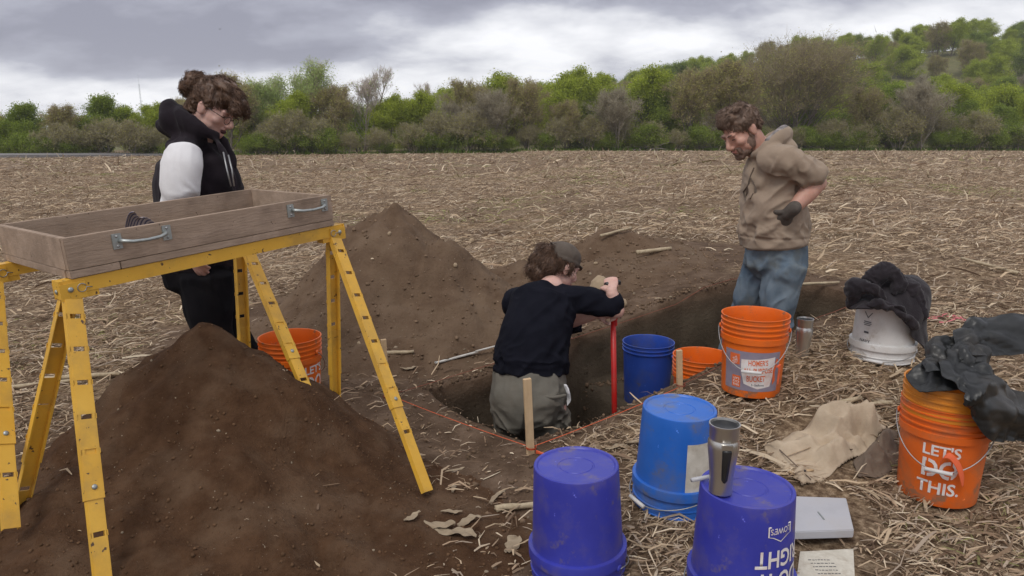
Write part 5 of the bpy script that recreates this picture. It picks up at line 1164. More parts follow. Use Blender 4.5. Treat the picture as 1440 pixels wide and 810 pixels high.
for k, a_ in enumerate(((607, 740, 0.17, 0.05, -0.15, 1, 'broad crumpled husk lying lowest on the bare soil'), (640, 752, 0.16, 0.05, -0.35, 2, 'curled husk right of the broad crumpled one'), (638, 690, 0.06, 0.018, 1.5, 3, 'small upright pale husk tip below the sawhorse foot'),
     (635, 723, 0.08, 0.02, 0.1, 4, 'thin husk strip above the broad crumpled one'), (580, 730, 0.08, 0.025, 0.9, 5, 'short folded husk left of the broad crumpled one'), (660, 735, 0.10, 0.035, 0.6, 6, 'ragged husk above the curled one'),
     (700, 700, 0.13, 0.02, 1.1, 7, 'narrow husk standing near the purple blue bucket'), (640, 664, 0.09, 0.015, 0.5, 8, 'narrow strip right of the sawhorse foot'), (720, 770, 0.10, 0.05, 1.2, 9, 'grey husk against the left side of the nearest bucket'),
     (870, 632, 0.12, 0.03, 0.15, 10, 'pale husk lying between the corner stake and the blue bucket'), (905, 627, 0.16, 0.03, -0.1, 11, 'long pale husk left of the bright blue bucket'), (800, 638, 0.12, 0.03, 0.2, 12, 'curled husk at the foot of the corner stake'),
     (1390, 640, 0.14, 0.025, 0.3, 13, 'pale husk right of the lettered bucket'), (1330, 735, 0.13, 0.03, -1.1, 14, 'splayed husk in front of the lettered bucket'), (1420, 690, 0.16, 0.03, 0.5, 15, 'long husk at the right edge of the picture'),
     (575, 520, 0.10, 0.03, 0.2, 16, 'grey husk near the left end of the rule'))): husk(*a_)
for k in range(6):                              # pink flagging on the ground
    pass
fl_ = MB(); p = on(1325, 452); rr = random.Random(2)
for k in range(9):
    q = Vector((rr.uniform(-.10, .10), rr.uniform(-.06, .06), 0.01)); pts = [q]
    for j in range(4): pts.append(pts[-1]+Vector((rr.uniform(-.03, .04), rr.uniform(-.02, .02), rr.uniform(-.006, .01))))
    fl_.rings([[tuple(w_), tuple(w_+Vector((0.004, 0.010, 0.004)))] for w_ in pts], False, False)
o = fl_.build('flagging_ribbon', M['pink'], None, False, False); o.location = p; tag(o, 'tangle of pink flagging ribbon on the ground behind the black sheeting', 'ribbon')

# ------------------------------------------------------------------ cloth: shaped, joined into one skin and gathered into folds
def dp(px, py, y): z = y/(math.cos(PITCH)+(405-py)/F*math.sin(PITCH)); return pix(px, py, z)
def crumple(me, amp, freq, seed, sharp=1.0, st=(1, 1, 1)):
    V = co_of(me); P_ = V*np.array(st)*freq; w_ = 0.9*fbm(P_[:, 0]*0.6, P_[:, 1]*0.6, P_[:, 2]*0.6, 2, seed+3)
    r = 1-np.abs(fbm(P_[:, 0]+w_, P_[:, 1]+w_, P_[:, 2]-w_, 2, seed))*2.6; r = np.clip(r, -0.6, 1)
    set_co(me, V+no_of(me)*(amp*(np.abs(r)**sharp*np.sign(r)-0.35))[:, None])
def creases(me, amp, freqs, seed, soft=0.0, warp=0.25):     # straight sharp folds in many directions, as in a crumpled sheet
    V = co_of(me); rg_ = np.random.default_rng(seed); h = np.zeros(len(V))
    wv = np.stack([fbm(V[:, 0]*3+k, V[:, 1]*3, V[:, 2]*3+k*2, 2, seed+k) for k in (1, 2, 3)], -1)*warp*0.2
    for f in freqs:
        d = rg_.normal(0, 1, 3); d /= np.linalg.norm(d); t = (V+wv)@d*f+rg_.random(); t = np.abs(t-np.floor(t)-0.5)*2
        if soft: t = t*(1-soft)+soft*(0.5-0.5*np.cos(PI*t))
        h += (t-0.5)*amp*(freqs[0]/f)
    set_co(me, V+no_of(me)*h[:, None])
def folded_cloth(name, mb, voxel, mat, label, cat, folds, it=2, smooth=1):
    me = union(mb, voxel, it)
    for f in folds: (creases if isinstance(f[1], (list, tuple)) else crumple)(me, *f)
    me = apply_mods(me, [('SMOOTH', dict(factor=0.4, iterations=smooth))]); me.polygons.foreach_set('use_smooth', [True]*len(me.polygons))
    c = co_of(me).mean(0); c[2] = co_of(me)[:, 2].min(); set_co(me, co_of(me)-c); o = obj(name, me, mat); o.location = c
    return tag(o, label, cat)
# tan jacket in a heap on the ground: cloth lying over its own lumps
def lying(name, outline, bumps, base, mat, label, cat, folds, parent=None, n=110, edge=0.012):
    pts = [on(*q) for q in outline]; po = np.array([(p.x, p.y) for p in pts]); po = np.concatenate([po]); lo, hi = po.min(0), po.max(0)
    U, W_ = np.meshgrid(np.linspace(lo[0], hi[0], n), np.linspace(lo[1], hi[1], n), indexing='ij')
    A_, B_ = po, np.roll(po, -1, 0); d = np.full(U.shape, 9.0); ins = np.zeros(U.shape, bool)
    for a_, b_ in zip(A_, B_):
        ab = b_-a_; t = np.clip(((U-a_[0])*ab[0]+(W_-a_[1])*ab[1])/(ab@ab), 0, 1); d = np.minimum(d, np.hypot(U-a_[0]-t*ab[0], W_-a_[1]-t*ab[1]))
        cr_ = ((a_[1] > W_) != (b_[1] > W_)) & (U < (b_[0]-a_[0])*(W_-a_[1])/(b_[1]-a_[1]+1e-12)+a_[0]); ins ^= cr_
    sd_ = np.where(ins, d, -d)+0.010*fbm(U*9, W_*9, oct=3, seed=6)
    h = np.full(U.shape, base+0.004)
    for px, py, hh, rx, ry, an in bumps:
        q = on(px, py); dx, dy = U-q.x, W_-q.y; c_, s_ = math.cos(an), math.sin(an); e_ = ((dx*c_+dy*s_)/rx)**2+((-dx*s_+dy*c_)/ry)**2; h = h+hh*np.exp(-e_)
    for amp, fx, fy, an, sd in folds:
        c_, s_ = math.cos(an), math.sin(an); wv = 0.8*fbm(U*5, W_*5, oct=2, seed=sd+2); r = 1-np.abs(fbm((U*c_+W_*s_)*fx+wv, (-U*s_+W_*c_)*fy+wv, oct=2, seed=sd))*2.6; h = h+amp*np.clip(r, -0.3, 1)
    rg_ = np.random.default_rng(n)
    for f in (3.5, 5, 6, 8, 11, 15):
        a_ = rg_.random()*PI; wv = 0.05*fbm(U*4, W_*4, oct=2, seed=int(f)); t = ((U+wv)*math.cos(a_)+(W_+wv)*math.sin(a_))*f+rg_.random(); h = h+(np.abs(t-np.floor(t)-0.5)*2-0.5)*0.026*3.5/f
    h = np.maximum(h, 0.004)*np.clip(0.25+sd_/0.05, 0.25, 1)
    Z = g(U, W_)+h; i = np.arange(U.size).reshape(U.shape); Qf = np.stack([i[:-1, :-1], i[1:, :-1], i[1:, 1:], i[:-1, 1:]], -1).reshape(-1, 4)
    Qf = Qf[(sd_.ravel()[Qf] > 0).all(1)]; us = np.unique(Qf); mp2 = np.full(U.size, -1); mp2[us] = np.arange(len(us))
    me = mesh_np(name, np.stack([U, W_, Z], -1).reshape(-1, 3)[us], mp2[Qf], True)
    me = apply_mods(me, [('SMOOTH', dict(factor=0.5, iterations=2)), ('SOLIDIFY', dict(thickness=0.006, offset=-1.0))]); me.polygons.foreach_set('use_smooth', [True]*len(me.polygons))
    o = obj(name, me, mat, parent); tag(o, label, cat)
    def at(px, py):
        q = on(px, py)
        for _ in range(6):
            k = int(np.argmin((U-q.x)**2+(W_-q.y)**2)); zz_ = Z.ravel()[k]; dd = pix(px, py, 1)-o_; q = o_+dd*((zz_-CAMH)/dd.z)
        return Vector((q.x, q.y, zz_))
    return o, at
jk, jat = lying('jacket', [(1072, 634), (1128, 688), (1160, 676), (1196, 652), (1226, 634), (1246, 606), (1240, 590), (1205, 580), (1160, 582), (1135, 604), (1105, 620)],
    [(1188, 610, 0.075, 0.10, 0.055, 0.10), (1155, 610, 0.055, 0.06, 0.05, 0), (1228, 614, 0.055, 0.05, 0.06, 0.3), (1115, 640, 0.020, 0.10, 0.03, 0.5), (1170, 645, 0.030, 0.08, 0.03, 0.4)], 0.014, M['canvas'], 'tan canvas jacket dropped in a heap on the corn residue', 'jacket',
    [(0.034, 3.0, 8.0, 0.55, 3), (0.020, 5, 12, -0.4, 7), (0.006, 18, 22, 0.2, 9)])
ln_, _ = lying('lining', [(1196, 655), (1222, 636), (1246, 606), (1262, 614), (1262, 660), (1240, 676), (1205, 676)], [(1236, 630, 0.055, 0.05, 0.06, 0.2), (1225, 655, 0.03, 0.05, 0.03, 0)], 0.012, M['canvas_dark'], None, None, [(0.026, 7, 14, 0.9, 13), (0.010, 18, 26, 0.1, 17)], jk, 70)
def strip(pts, w_, name, mat, lift=0.004):
    q = [jat(*p_)+Vector((0, 0, lift)) for p_ in pts]; q2 = []
    for a_, b_ in zip(q[:-1], q[1:]): q2 += [a_.lerp(b_, k/5) for k in range(5)]
    q2.append(q[-1]); b = MB()
    rows_ = []
    for k, p_ in enumerate(q2):
        t_ = (q2[min(k+1, len(q2)-1)]-q2[max(k-1, 0)]); n_ = Vector((-t_.y, t_.x, 0)).normalized()*w_/2; rows_.append([tuple(p_-n_), tuple(p_-n_+Vector((0, 0, 0.003))), tuple(p_+n_+Vector((0, 0, 0.003))), tuple(p_+n_)])
    return b.rings(rows_).build(name, mat, jk, False)
strip([(1096, 634), (1140, 676)], 0.004, 'seam', M['canvas_dark']); strip([(1140, 674), (1180, 654), (1215, 632)], 0.004, 'seam', M['canvas_dark']); strip([(1112, 668), (1140, 661)], 0.030, 'leather_patch', M['stake'], 0.005); strip([(1186, 640), (1196, 634)], 0.018, 'tab', M['canvas_dark'], 0.006)
for px, py in ((1131, 664), (1190, 638), (1208, 594)):
    q = jat(px, py); MB().ell(tuple(q+Vector((0, 0, 0.006))), (0.0065, 0.0065, 0.004), None, 10, 6).build('snap', M['black'], jk, True)
# black sheeting stuffed in the nested buckets and hanging out to the right
Yl = LD.y; X = lambda px, py, b=0.0: dp(px, py, Yl+b)
ts = empty('plastic_sheeting', LD+Vector((0, 0, BH)), 'black plastic sheeting stuffed in the nested orange buckets and trailing off right', 'sheeting')
def crumpled_sheet(name, ctrl, nu, nv, amp, freqs, seed, mat, parent, th=0.003):
    G = np.array([[tuple(X(*q)) for q in r_] for r_ in ctrl]); 
    def cr1(A_, n):                          # Catmull-Rom along axis 0
        m = len(A_); t = np.linspace(0, m-1-1e-6, n); k = t.astype(int); u = (t-k).reshape((-1,)+(1,)*(A_.ndim-1)); p = lambda o: A_[np.clip(k+o, 0, m-1)]
        return 0.5*((2*p(0))+(p(1)-p(-1))*u+(2*p(-1)-5*p(0)+4*p(1)-p(2))*u*u+(p(2)-p(-1)+3*p(0)-3*p(1))*u**3)
    P_ = cr1(np.swapaxes(cr1(G, nu), 0, 1), nv).swapaxes(0, 1).reshape(-1, 3); k = np.arange(nu*nv).reshape(nu, nv)
    rg_ = np.random.default_rng(seed+9); U, W_ = np.meshgrid(np.linspace(0, 1, nu), np.linspace(0, 1, nv), indexing='ij')
    me = mesh_np(name, P_, np.stack([k[:-1, :-1], k[1:, :-1], k[1:, 1:], k[:-1, 1:]], -1).reshape(-1, 4), True)
    creases(me, amp, freqs, seed, 0.0, 0.9); creases(me, amp*0.22, [q*2.7 for q in freqs], seed+5, 0.0, 0.6)
    me = apply_mods(me, [('SMOOTH', dict(factor=0.35, iterations=1)), ('SOLIDIFY', dict(thickness=th, offset=0.0))]); set_co(me, co_of(me)-np.array(parent.location)); me.polygons.foreach_set('use_smooth', [True]*len(me.polygons))
    me.set_sharp_from_angle(angle=R(38)); return obj(name, me, mat, parent)
FQ = (3.2, 4.4, 6, 8, 11, 15)
crumpled_sheet('fold', [[(1345, 470, 0.10), (1345, 488, 0.03), (1348, 512, -0.04)], [(1368, 450, 0.12), (1366, 470, 0.04), (1372, 500, -0.03)], [(1392, 444, 0.14), (1395, 466, 0.06), (1396, 500, 0.0)], [(1425, 442, 0.16), (1428, 468, 0.08), (1430, 498, 0.03)], [(1470, 446, 0.16), (1474, 470, 0.09), (1478, 494, 0.04)]], 60, 34, 0.030, FQ, 3, M['tarp'], ts)
crumpled_sheet('fold', [[(1322, 495, 0.04), (1320, 510, -0.03), (1326, 526, -0.12)], [(1345, 492, 0.0), (1344, 520, -0.12), (1354, 546, -0.190)], [(1374, 504, -0.03), (1370, 550, -0.195), (1370, 590, -0.198)], [(1404, 524, -0.07), (1402, 572, -0.18), (1390, 618, -0.19)], [(1436, 548, -0.05), (1436, 588, -0.13), (1432, 622, -0.14)], [(1490, 560, -0.03), (1490, 600, -0.1), (1485, 630, -0.12)]], 80, 50, 0.031, FQ, 13, M['tarp'], ts)
crumpled_sheet('fold', [[(1274, 522, 0.0), (1280, 534, -0.04), (1292, 546, -0.09)], [(1292, 512, 0.02), (1298, 526, -0.03), (1312, 548, -0.12)], [(1312, 508, 0.02), (1320, 520, -0.03), (1332, 548, -0.14)], [(1338, 508, 0.0), (1342, 520, -0.06), (1350, 546, -0.14)]], 50, 36, 0.026, FQ, 23, M['tarp'], ts)
crumpled_sheet('fold', [[(1296, 498, 0.06), (1300, 512, 0.0), (1306, 528, -0.06)], [(1312, 480, 0.08), (1316, 498, 0.0), (1326, 524, -0.08)], [(1336, 468, 0.08), (1340, 488, 0.0), (1350, 522, -0.10)], [(1358, 462, 0.08), (1366, 486, 0.0), (1378, 520, -0.08)], [(1382, 470, 0.07), (1392, 492, 0.02), (1400, 518, -0.04)]], 64, 44, 0.042, FQ, 33, M['tarp'], ts)
# dark sweatshirt bunched on the white bucket
X = lambda px, py, b=0.0: dp(px, py, WB.y+b)
sw = empty('sweatshirt', WB+Vector((0, 0, BH*0.91)), 'dark crumpled sweatshirt thrown over the upturned white bucket', 'sweatshirt')
FS = (3.0, 4.0, 5.0, 6.5, 8.5, 11)
crumpled_sheet('body', [[(1196, 428, 0.10), (1189, 424, -0.02), (1196, 434, -0.11)], [(1212, 400, 0.14), (1208, 408, -0.02), (1213, 434, -0.180)], [(1245, 386, 0.15), (1244, 388, 0.0), (1241, 432, -0.190)], [(1272, 391, 0.15), (1277, 393, 0.0), (1266, 448, -0.190)], [(1300, 400, 0.12), (1310, 408, -0.05), (1286, 470, -0.19)], [(1302, 440, 0.06), (1304, 460, -0.04), (1299, 490, -0.10)]], 84, 64, 0.017, FS, 41, M['darkcloth'], sw, 0.008)
for nm, pts, rad, sd in (('sleeve', [X(1194, 428, -0.08), X(1198, 410, -0.10), X(1213, 402, -0.13), X(1230, 406, -0.16), X(1240, 420, -0.17)], [0.030, 0.038, 0.036, 0.034, 0.022], 3), ('hood', [X(1222, 408, -0.06), X(1233, 388, -0.07), X(1250, 384, -0.08), X(1262, 396, -0.10), X(1256, 412, -0.13)], [0.026, 0.034, 0.036, 0.034, 0.020], 5), ('pocket', [X(1222, 428, -0.17), X(1245, 428, -0.20), X(1268, 438, -0.205), X(1287, 460, -0.18)], [0.018, 0.026, 0.028, 0.016], 9), ('waistband', [X(1258, 394, -0.02), X(1276, 404, -0.06), X(1290, 424, -0.10), X(1299, 452, -0.12)], [0.026, 0.034, 0.030, 0.014], 11)):
    m = MB(); m.limb(pts, rad, (0, 0, 1), 18, 6); me = union(m, 0.005, 2); creases(me, 0.018, (6, 8, 11, 14), sd, 0.5, 0.8); crumple(me, 0.007, 22, sd+1)
    set_co(me, co_of(me)-np.array(sw.location)); obj(nm, me, M['darkcloth'], sw)
# ================================================================== PEOPLE
def frame(f, up):                           # columns: right, forward, up
    f = Vector(f).normalized(); u = Vector(up); u = (u-f*u.dot(f)).normalized(); r = f.cross(u)
    return Matrix(((r.x, f.x, u.x), (r.y, f.y, u.y), (r.z, f.z, u.z)))
def head(mb, c, f, up, neck_base, s=1.0, neck_r=0.062, nose=1.0, jaw=1.0, open_mouth=False, cheek=1.0):
    Rm = frame(f, up); T = Matrix.Translation(c) @ Rm.to_4x4() @ Matrix.Scale(s, 4)
    E_ = lambda p, r, nu=24, nv=16: mb.ell(p, r, T, nu, nv)
    E_((0, -0.014, 0.030), (0.077, 0.098, 0.088)); E_((0, 0.030, -0.022), (0.065*cheek, 0.064, 0.082)); E_((0, 0.036, -0.074), (0.054*jaw, 0.052, 0.038)); E_((0, 0.072, -0.098), (0.024*jaw, 0.021, 0.017))
    for k in (-1, 1):
        E_((k*0.041, 0.062, -0.022), (0.026*cheek, 0.026, 0.024)); E_((k*0.030, 0.084, 0.027), (0.026, 0.012, 0.010)); E_((k*0.046, 0.03, -0.062), (0.022*jaw, 0.036, 0.030))
        E_((k*0.079, -0.006, -0.006), (0.009, 0.020, 0.032)); E_((k*0.084, -0.012, 0.004), (0.007, 0.014, 0.020)); E_((k*0.012, 0.104, -0.036), (0.009*nose, 0.009, 0.008))
        E_((k*0.030, 0.079, 0.008), (0.017, 0.012, 0.011))
    mb.limb([T @ Vector(q) for q in ((0, 0.088, 0.020), (0, 0.102, 0.0), (0, 0.116, -0.026), (0, 0.106, -0.040))], [0.009*nose*s, 0.0105*nose*s, 0.0145*nose*s, 0.010*s], Rm @ Vector((1, 0, 0)), 12, 3)
    E_((0, 0.090, -0.0555), (0.025, 0.012, 0.007)); E_((0, 0.087, -0.073 if not open_mouth else -0.086), (0.022, 0.012, 0.008))
    nb_ = Vector(neck_base); mb.limb([T @ Vector((0, -0.022, -0.045)), (T @ Vector((0, -0.018, -0.10))).lerp(nb_, 0.3), nb_], [neck_r*s, neck_r*s, neck_r*1.15*s], Rm @ Vector((1, 0, 0)), 18, 4)
    return T, Rm
def hand(mb, wrist, d, palm, thumb_side, curl, s=1.0, spread=0.10, thumb_curl=0.5):
    d = Vector(d).normalized(); n = Vector(palm); n = (n-d*n.dot(d)).normalized(); w_ = d.cross(n)*thumb_side; wr = Vector(wrist)
    mb.limb([wr-d*0.02*s, wr+d*0.02*s, wr+d*0.055*s, wr+d*0.088*s], [(0.026*s, 0.020*s), (0.031*s, 0.017*s), (0.040*s, 0.0155*s), (0.039*s, 0.012*s)], w_, 16, 3)
    for k, (off, L_, r) in enumerate(((0.030, 0.074, 0.0088), (0.010, 0.082, 0.0092), (-0.010, 0.076, 0.0088), (-0.029, 0.060, 0.0078))):
        p = wr+d*(0.082-0.004*abs(k-1))*s+w_*off*s; a = 0.0; dd = (d+w_*spread*(1.5-k)/1.5*0.5).normalized(); pts, rad = [p-dd*0.02*s, p], [r*s*1.05, r*s*1.08]
        c = curl[k] if isinstance(curl, (list, tuple)) else curl
        for j, f in enumerate((0.42, 0.33, 0.25)):
            a += c*(0.85, 1.1, 0.75)[j]; v = dd*math.cos(a)+n*math.sin(a); p = p+v*L_*f*s; pts.append(p); rad.append(r*s*(0.97-0.07*j))
        mb.limb(pts, rad, w_, 10, 3)
    p = wr+d*0.018*s+w_*0.024*s; v = (d*0.62+w_*0.75+n*0.30).normalized(); pts = [p]; rad = [0.0145*s]
    for j, L_ in enumerate((0.036, 0.032, 0.026)):
        p = p+v*L_*s; pts.append(p); rad.append((0.0118, 0.0102, 0.0088)[j]*s); v = (v+n*thumb_curl-w_*thumb_curl*0.75).normalized()
    mb.limb(pts, rad, n, 10, 3)
def place(me, base): V = co_of(me); set_co(me, V-np.array(base)); return me
def garment(mb, name, mat, parent, base, voxel=0.008, it=3, folds=(), extra=None):
    me = union(mb, voxel, it)
    for f in folds: f(me)
    if extra: extra(me)
    return obj(name, place(me, base), mat, parent)
def fold_dir(amp, along, freq, seed, mask=None, warp=0.8, along_f=0.15):   # ridged folds that run along a direction
    a = Vector(along).normalized(); b = a.orthogonal().normalized(); c = a.cross(b)
    def f(me):
        V = co_of(me); A_, B_, C_ = V@np.array(a), V@np.array(b), V@np.array(c)
        w_ = warp*fbm(V[:, 0]*5, V[:, 1]*5, V[:, 2]*5, 2, seed+9)
        r = ridge(A_*freq*along_f+w_, B_*freq+w_, C_*freq+w_*0.7, seed, 2); r = np.clip(r, -0.2, 1)
        k = 1.0 if mask is None else mask(V)
        set_co(me, V+no_of(me)*((amp*(r-0.62))*k)[:, None])
    return f
def gauss(c, s): c = np.array(c); return lambda V: np.exp(-((V-c)**2).sum(1)/(2*s*s))
def head_hair(T, blobs, nstr, flow, mat, parent, base, seed, voxel=0.006, amp=0.004, sd=(30, 30, 12), ln=(0.025, 0.055), curl=0.004, lift=0.12, keep=None):
    b = MB()
    for c, r in blobs: b.ell(c, r, T, 24, 16)
    me = union(b, voxel, 2); Ti = T.inverted(); R3 = T.to_3x3(); Ri = Ti.to_3x3()
    V = co_of(me); Lc = np.array([tuple(Ti @ Vector(p)) for p in V])
    w_ = 0.9*fbm(Lc[:, 0]*14, Lc[:, 1]*14, Lc[:, 2]*14, 2, seed+2)
    rdg = ridge(Lc[:, 0]*sd[0]+w_, Lc[:, 1]*sd[1]+w_, Lc[:, 2]*sd[2]+w_, seed, 2); set_co(me, V+no_of(me)*(amp*(rdg-0.6))[:, None])
    Vn, Nn = co_of(me), no_of(me); h = obj('hair', place(me, base), mat, parent)
    rg = random.Random(seed); s_ = MB(); B_ = Vector(base); n = len(Vn); clump = [Vector((rg.gauss(0, 1), rg.gauss(0, 1), rg.gauss(0, 1))) for _ in range(60)]
    for _ in range(nstr):
        i = rg.randrange(n); lp = Ti @ Vector(Vn[i]); nn = Vector(Nn[i])
        if keep and not keep(lp): continue
        ck = clump[int((math.floor(lp.x*45)*7+math.floor(lp.y*45)*13+math.floor(lp.z*45)*29) % 60)]
        f = R3 @ Vector(flow(lp)); d = f-nn*f.dot(nn)
        if d.length < 1e-4: continue
        d = (d.normalized()+0.35*ck*0.6+Vector((rg.gauss(0, .18), rg.gauss(0, .18), rg.gauss(0, .18)))+nn*lift*rg.random()).normalized(); L_ = rg.uniform(*ln); a = d.orthogonal().normalized(); c = d.cross(a); q = rg.random()*6.28; P0 = Vector(Vn[i])-B_-nn*0.002
        pts = [P0+d*L_*u-nn*L_*0.42*u*u+(a*math.cos(q+7*u)+c*math.sin(q+7*u))*curl*u for u in (0, 0.25, 0.5, 0.75, 1.0)]
        s_.tube(pts, [0.0015, 0.0016, 0.0014, 0.0010, 0.0004], 3, False)
    obj('loose_hair', s_.mesh('loose_hair', True), mat, parent)
    return h
def eyes(T, base, parent, half=True):
    for k in (-1, 1):
        MB().ell((k*0.031, 0.0885, 0.004), (0.0125, 0.0045, 0.0028 if half else 0.006), Matrix.Translation(-Vector(base)) @ T, 14, 8).build('eye', M['eye'], parent, True)
        MB().tube([Matrix.Translation(-Vector(base)) @ T @ Vector((k*x, y, z)) for x, y, z in ((0.012, 0.097, 0.026), (0.026, 0.097, 0.033), (0.040, 0.090, 0.032), (0.050, 0.080, 0.026))], [0.003, 0.004, 0.0035, 0.0015], 6).build('eyebrow', M['beard'], parent, True)
def foot(mb, ankle, d, s=1.0):
    a = Vector(ankle); d = Vector((d[0], d[1], 0)).normalized(); mb.limb([a-d*0.06-Vector((0, 0, 0.055)), a+d*0.04-Vector((0, 0, 0.045)), a+d*0.13-Vector((0, 0, 0.06)), a+d*0.19-Vector((0, 0, 0.066))], [(0.036*s, 0.034*s), (0.042*s, 0.042*s), (0.046*s, 0.026*s), (0.035*s, 0.018*s)], d.cross(Vector((0, 0, 1))), 16, 3)

def dp(px, py, y): z = y/(math.cos(PITCH)+(405-py)/F*math.sin(PITCH)); return pix(px, py, z)
# ---------------------------------------------------------------- bearded man standing in the trench
YM = 4.04
def mp_(px, py, b=0.0): return dp(px, py, YM+b)
def man():
    base = Vector((mp_(1090, 400).x, YM, -0.19))
    f = Vector((-0.80, -0.36, -0.62)); up = Vector((-0.55, -0.12, 0.80))
    hc = mp_(1043, 184, -0.01)
    body = MB(); T, Rm = head(body, hc, f, up, mp_(1073, 212, 0.0), 1.08, 0.064)
    Ys = (0.17, -0.17)
    hip = mp_(1090, 358); chest = mp_(1085, 240)
    body.limb([mp_(1092, 355), mp_(1090, 320), mp_(1084, 250), mp_(1078, 218)], [(0.10, 0.09), (0.12, 0.11), (0.13, 0.09), (0.07, 0.06)], (0, 1, 0), 24)
    zfl = -0.19
    knees = [(mp_(1047, 440, 0.13)), (mp_(1090, 448, -0.10))]; ank = [Vector((mp_(1047, 440).x-0.02, YM+0.14, zfl+0.08)), Vector((mp_(1095, 440).x, YM-0.08, zfl+0.08))]
    for k in (0, 1):
        h = mp_(1080 if k == 0 else 1102, 365, 0.10 if k == 0 else -0.09)
        body.limb([h, knees[k], ank[k]], [0.065, 0.050, 0.042], (0, 1, 0), 16); foot(body, ank[k], (-0.9, -0.3, 0))
    # left arm, hand on the hip, elbow out behind
    sh = mp_(1102, 228, -0.185); el = mp_(1149, 258, -0.17); wr = mp_(1112, 297, -0.215)
    body.limb([sh, sh.lerp(el, 0.5), el], [0.040, 0.046, 0.047], (0, 1, 0), 16); body.limb([el+Vector((0.0, 0, 0.0)), el.lerp(wr, 0.35), wr], [0.047, 0.050, 0.031], (0, 1, 0.3), 16)
    body.ell(tuple(el), (0.051, 0.048, 0.050))
    hd = (mp_(1099, 309, -0.165)-wr).normalized(); hand(body, wr, hd+Vector((0, 0, -0.25)), Vector((0, 1, 0)), -1, [0.55, 0.6, 0.65, 0.7], 0.88, 0.08, 1.0)
    # right arm on the far side, hanging with the hand at the belt
    sh2 = mp_(1082, 220, 0.19); el2 = mp_(1106, 280, 0.26); wr2 = mp_(1098, 320, 0.20); body.limb([sh2, sh2.lerp(el2, 0.5), el2, wr2], [0.055, 0.052, 0.045, 0.03], (0, 1, 0), 14); hand(body, wr2, (-0.6, -0.3, -0.6), (0, -1, 0), 1, 0.5)
    me = union(body, 0.0058, 3, 0.5); o = obj('person', place(me, base), M['skin']); o.location = base
    tag(o, 'bearded man in taupe hoodie and worn jeans standing in the trench, hand on hip', 'person')
    # hoodie
    h = MB(); X = lambda px, py, b=0.0: mp_(px, py, b)
    h.limb([X(1089, 343), X(1088, 318), X(1086, 285), X(1084, 245), X(1083, 222), X(1079, 205)], [(0.180, 0.190), (0.190, 0.197), (0.182, 0.180), (0.178, 0.155), (0.160, 0.130), (0.085, 0.085)], (0, 1, 0), 32, 5, 0.12)
    h.limb([X(1082, 226, -0.10), X(1099, 225, -0.175), X(1122, 235, -0.195), X(1140, 246, -0.19)], [0.088, 0.088, 0.082, 0.076], (0, 1, 0), 22, 4, 0.5)
    h.limb([X(1130, 241, -0.20), X(1146, 246, -0.185), X(1151, 248, -0.18)], [0.074, 0.073, 0.068], (0, 1, 0), 20, 3, 0.4)
    h.limb([X(1082, 222, 0.10), X(1086, 228, 0.17), X(1100, 265, 0.23), X(1106, 285, 0.24)], [0.10, 0.085, 0.075, 0.065], (0, 1, 0), 20, 4, 0.5)
    # hood lying round the neck
    hood = [X(1058, 219, -0.045), X(1067, 215, -0.095), X(1082, 205, -0.120), X(1097, 194, -0.085), X(1104, 189, 0.0), X(1100, 191, 0.08), X(1084, 196, 0.12), X(1067, 208, 0.09), X(1058, 218, 0.03)]
    h.limb(hood, [(0.020, 0.016), (0.029, 0.022), (0.042, 0.030), (0.050, 0.036), (0.048, 0.042), (0.046, 0.036), (0.040, 0.030), (0.027, 0.022), (0.020, 0.016)], (0, 0, 1), 16, 5)
    h.limb([X(1076, 213, -0.03), X(1092, 207, -0.01), X(1106, 207, 0.0), X(1112, 222, 0.0)], [(0.075, 0.05), (0.090, 0.06), (0.085, 0.05), (0.07, 0.04)], (0, 1, 0), 20, 4)
    def hem(me):
        V = co_of(me); n = no_of(me); cz = X(0, 331).z
        k = np.exp(-((V[:, 2]-cz)/0.006)**2)*(V[:, 2] < cz+0.05); set_co(me, V-n*(0.006*k)[:, None])
    el_ = X(1130, 240, -0.2)
    garment(h, 'hoodie', M['hoodie'], o, base, 0.0068, 3, [
        fold_dir(0.018, (-0.7, 0.1, -0.7), 9, 3, lambda V: np.clip((V[:, 2]-X(0, 300).z)*-6+0.5, 0.25, 1)),
        fold_dir(0.026, (0.5, 0, -0.85), 13, 5, lambda V: np.exp(-((V-np.array(X(1128, 236, -0.2)))**2).sum(1)/(2*0.09**2))),
        fold_dir(0.028, (-0.75, -0.1, -0.6), 11, 8, gauss(X(1092, 270, -0.17), 0.14)),
        fold_dir(0.014, (1, 0, -0.25), 17, 12, lambda V: np.exp(-((V[:, 2]-X(0, 322).z)/0.06)**2)),
        hem])
    li = MB(); li.limb([q+Vector((-0.008, 0, 0.024)) for q in hood[2:6]], [0.022, 0.029, 0.030, 0.026], (0, 0, 1), 12, 4); garment(li, 'hood_lining', M['hood_in'], o, base, 0.008, 2)
    pm_ = MB(); dk = M['print_grey'] = pm('grey_print', (0.12, 0.095, 0.075), (0.17, 0.135, 0.105), 40, 0.9)
    dg = bpy.context.evaluated_depsgraph_get()
    hood_o = next(c for c in o.children if c.name.startswith('hoodie')); dg.update()
